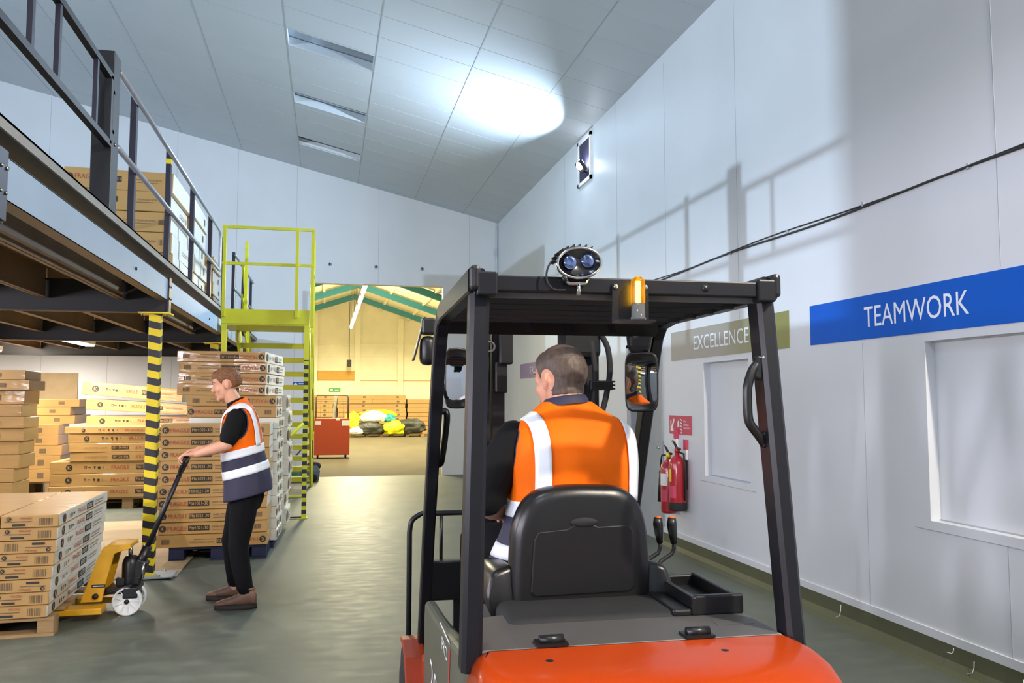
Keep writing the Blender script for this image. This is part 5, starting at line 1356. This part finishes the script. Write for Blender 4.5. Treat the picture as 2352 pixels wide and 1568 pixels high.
vest(T2, dr, .012, .03, .32, [(.10, .16), (.265, .325)], [(shd[0] + V((-.055, .0, -.05)), V(lt(ya)) * -1, .085, 1.6), (shd[1] + V((.0, .05, -.03)), V((lt(ya)[0], .35, 0)).normalized(), .07, 1.4)], (.15, .185), .052)
boot(dr, an[0] + V((0, -.1, -.11)), an[0] + V((-.02, .18, -.11))); boot(dr, an[1] + V((0, -.1, -.11)), an[1] + V((.02, .18, -.11)))

# ------------------------------------------------------------------ light
def area(name, loc, target, power, size, col, spread=pi, sy=None):
    l = bpy.data.lights.new(name, 'AREA'); l.energy = power; l.color = lin(col); l.size = size; l.spread = spread
    if sy: l.shape = 'RECTANGLE'; l.size_y = sy
    o = bpy.data.objects.new(name, l); COL.objects.link(o); o.location = loc
    o.rotation_euler = (V(target) - V(loc)).to_track_quat('-Z', 'Y').to_euler(); return o
def point(name, loc, power, r, col):
    l = bpy.data.lights.new(name, 'POINT'); l.energy = power; l.color = lin(col); l.shadow_soft_size = r
    o = bpy.data.objects.new(name, l); COL.objects.link(o); o.location = loc; return o
COOL, WARM = 'CBE3FA', 'FFF2C6'
area('flood_right', (3.36, 10.74, 4.82), (0, 10.9, 4.66), 440, .12, COOL, radians(142))
area('flood_left', (-11.9, 3.75, 4.15), (3.5, 9., 3.4), 1300, .14, COOL)
area('flood_rear', (3.25, -.9, 5.1), (.4, 3.2, 1.), 420, .14, 'FFF3E2')
area('overhead_fill', (-.6, .6, 6.0), (-.6, .6, 0), 80, .6, 'E4EEFF')  # added overhead fill, no lamp seen here
area('overhead_fill_rear', (-1.0, -3.6, 6.1), (-1.0, -3.6, 0), 120, .6, 'E4EEFF')  # second added fill, behind the camera
for x, y, p in ((-3.42, 12.55, 120), (-5.3, 14.4, 120), (-4.4, 6.0, 90)): area('batten_light', (x, y, 2.31), (x, y, 0), p * 1.5, .14, 'FFF1E0', pi, 1.2)  # only the lamp over the low carton stack is seen, the others are added
area('end_wall_fill', (-5.3, 14.4, 2.3), (-4.6, 17, 1.2), 75, .14, 'FFF1E0', pi, 1.2)  # extra light added to lift the end wall under the deck
for x, y in ADDED_BATTENS: area('batten_wall_fill', (x, y, 2.3), (x + 8, y, .4), 60 if y > 4 else 185, .14, 'F3EFFF', pi, 1.2)  # added lights turned sideways to fill the lower right wall
for k in range(3): area('hall_lamp', (.88, 21.5 + 5.5 * k, 4.24), (.88, 21.5 + 5.5 * k, 0), 450, .3, WARM, pi, 2.5)
for k, (x, y) in enumerate(((-4, 25), (5.5, 25), (-4, 33), (5.5, 33))): area('hall_side_lamp', (x, y, 3.7), (x, y, 0), 420, .3, WARM, pi, 2)
point('hall_glow', (1.0, 29.5, 3.9), 450, .3, WARM)
w = bpy.data.worlds.new('world'); SC.world = w; w.use_nodes = True
w.node_tree.nodes['Background'].inputs[0].default_value = (.6, .68, .8, 1); w.node_tree.nodes['Background'].inputs[1].default_value = .3

# ------------------------------------------------------------------ camera
cam = bpy.data.cameras.new('camera'); cam.sensor_width = 36; cam.lens = 1880 / 2352 * 36; cam.clip_start = .05; cam.clip_end = 200
co = bpy.data.objects.new('camera', cam); COL.objects.link(co); co.location = (0, 0, 1.55); co.rotation_euler = (radians(90 + 4.05), 0, radians(-12.73)); SC.camera = co
SC.view_settings.view_transform = 'Standard'; SC.view_settings.look = 'None'; SC.view_settings.exposure = 0.; SC.view_settings.gamma = 1.; SC.view_settings.use_curve_mapping = False
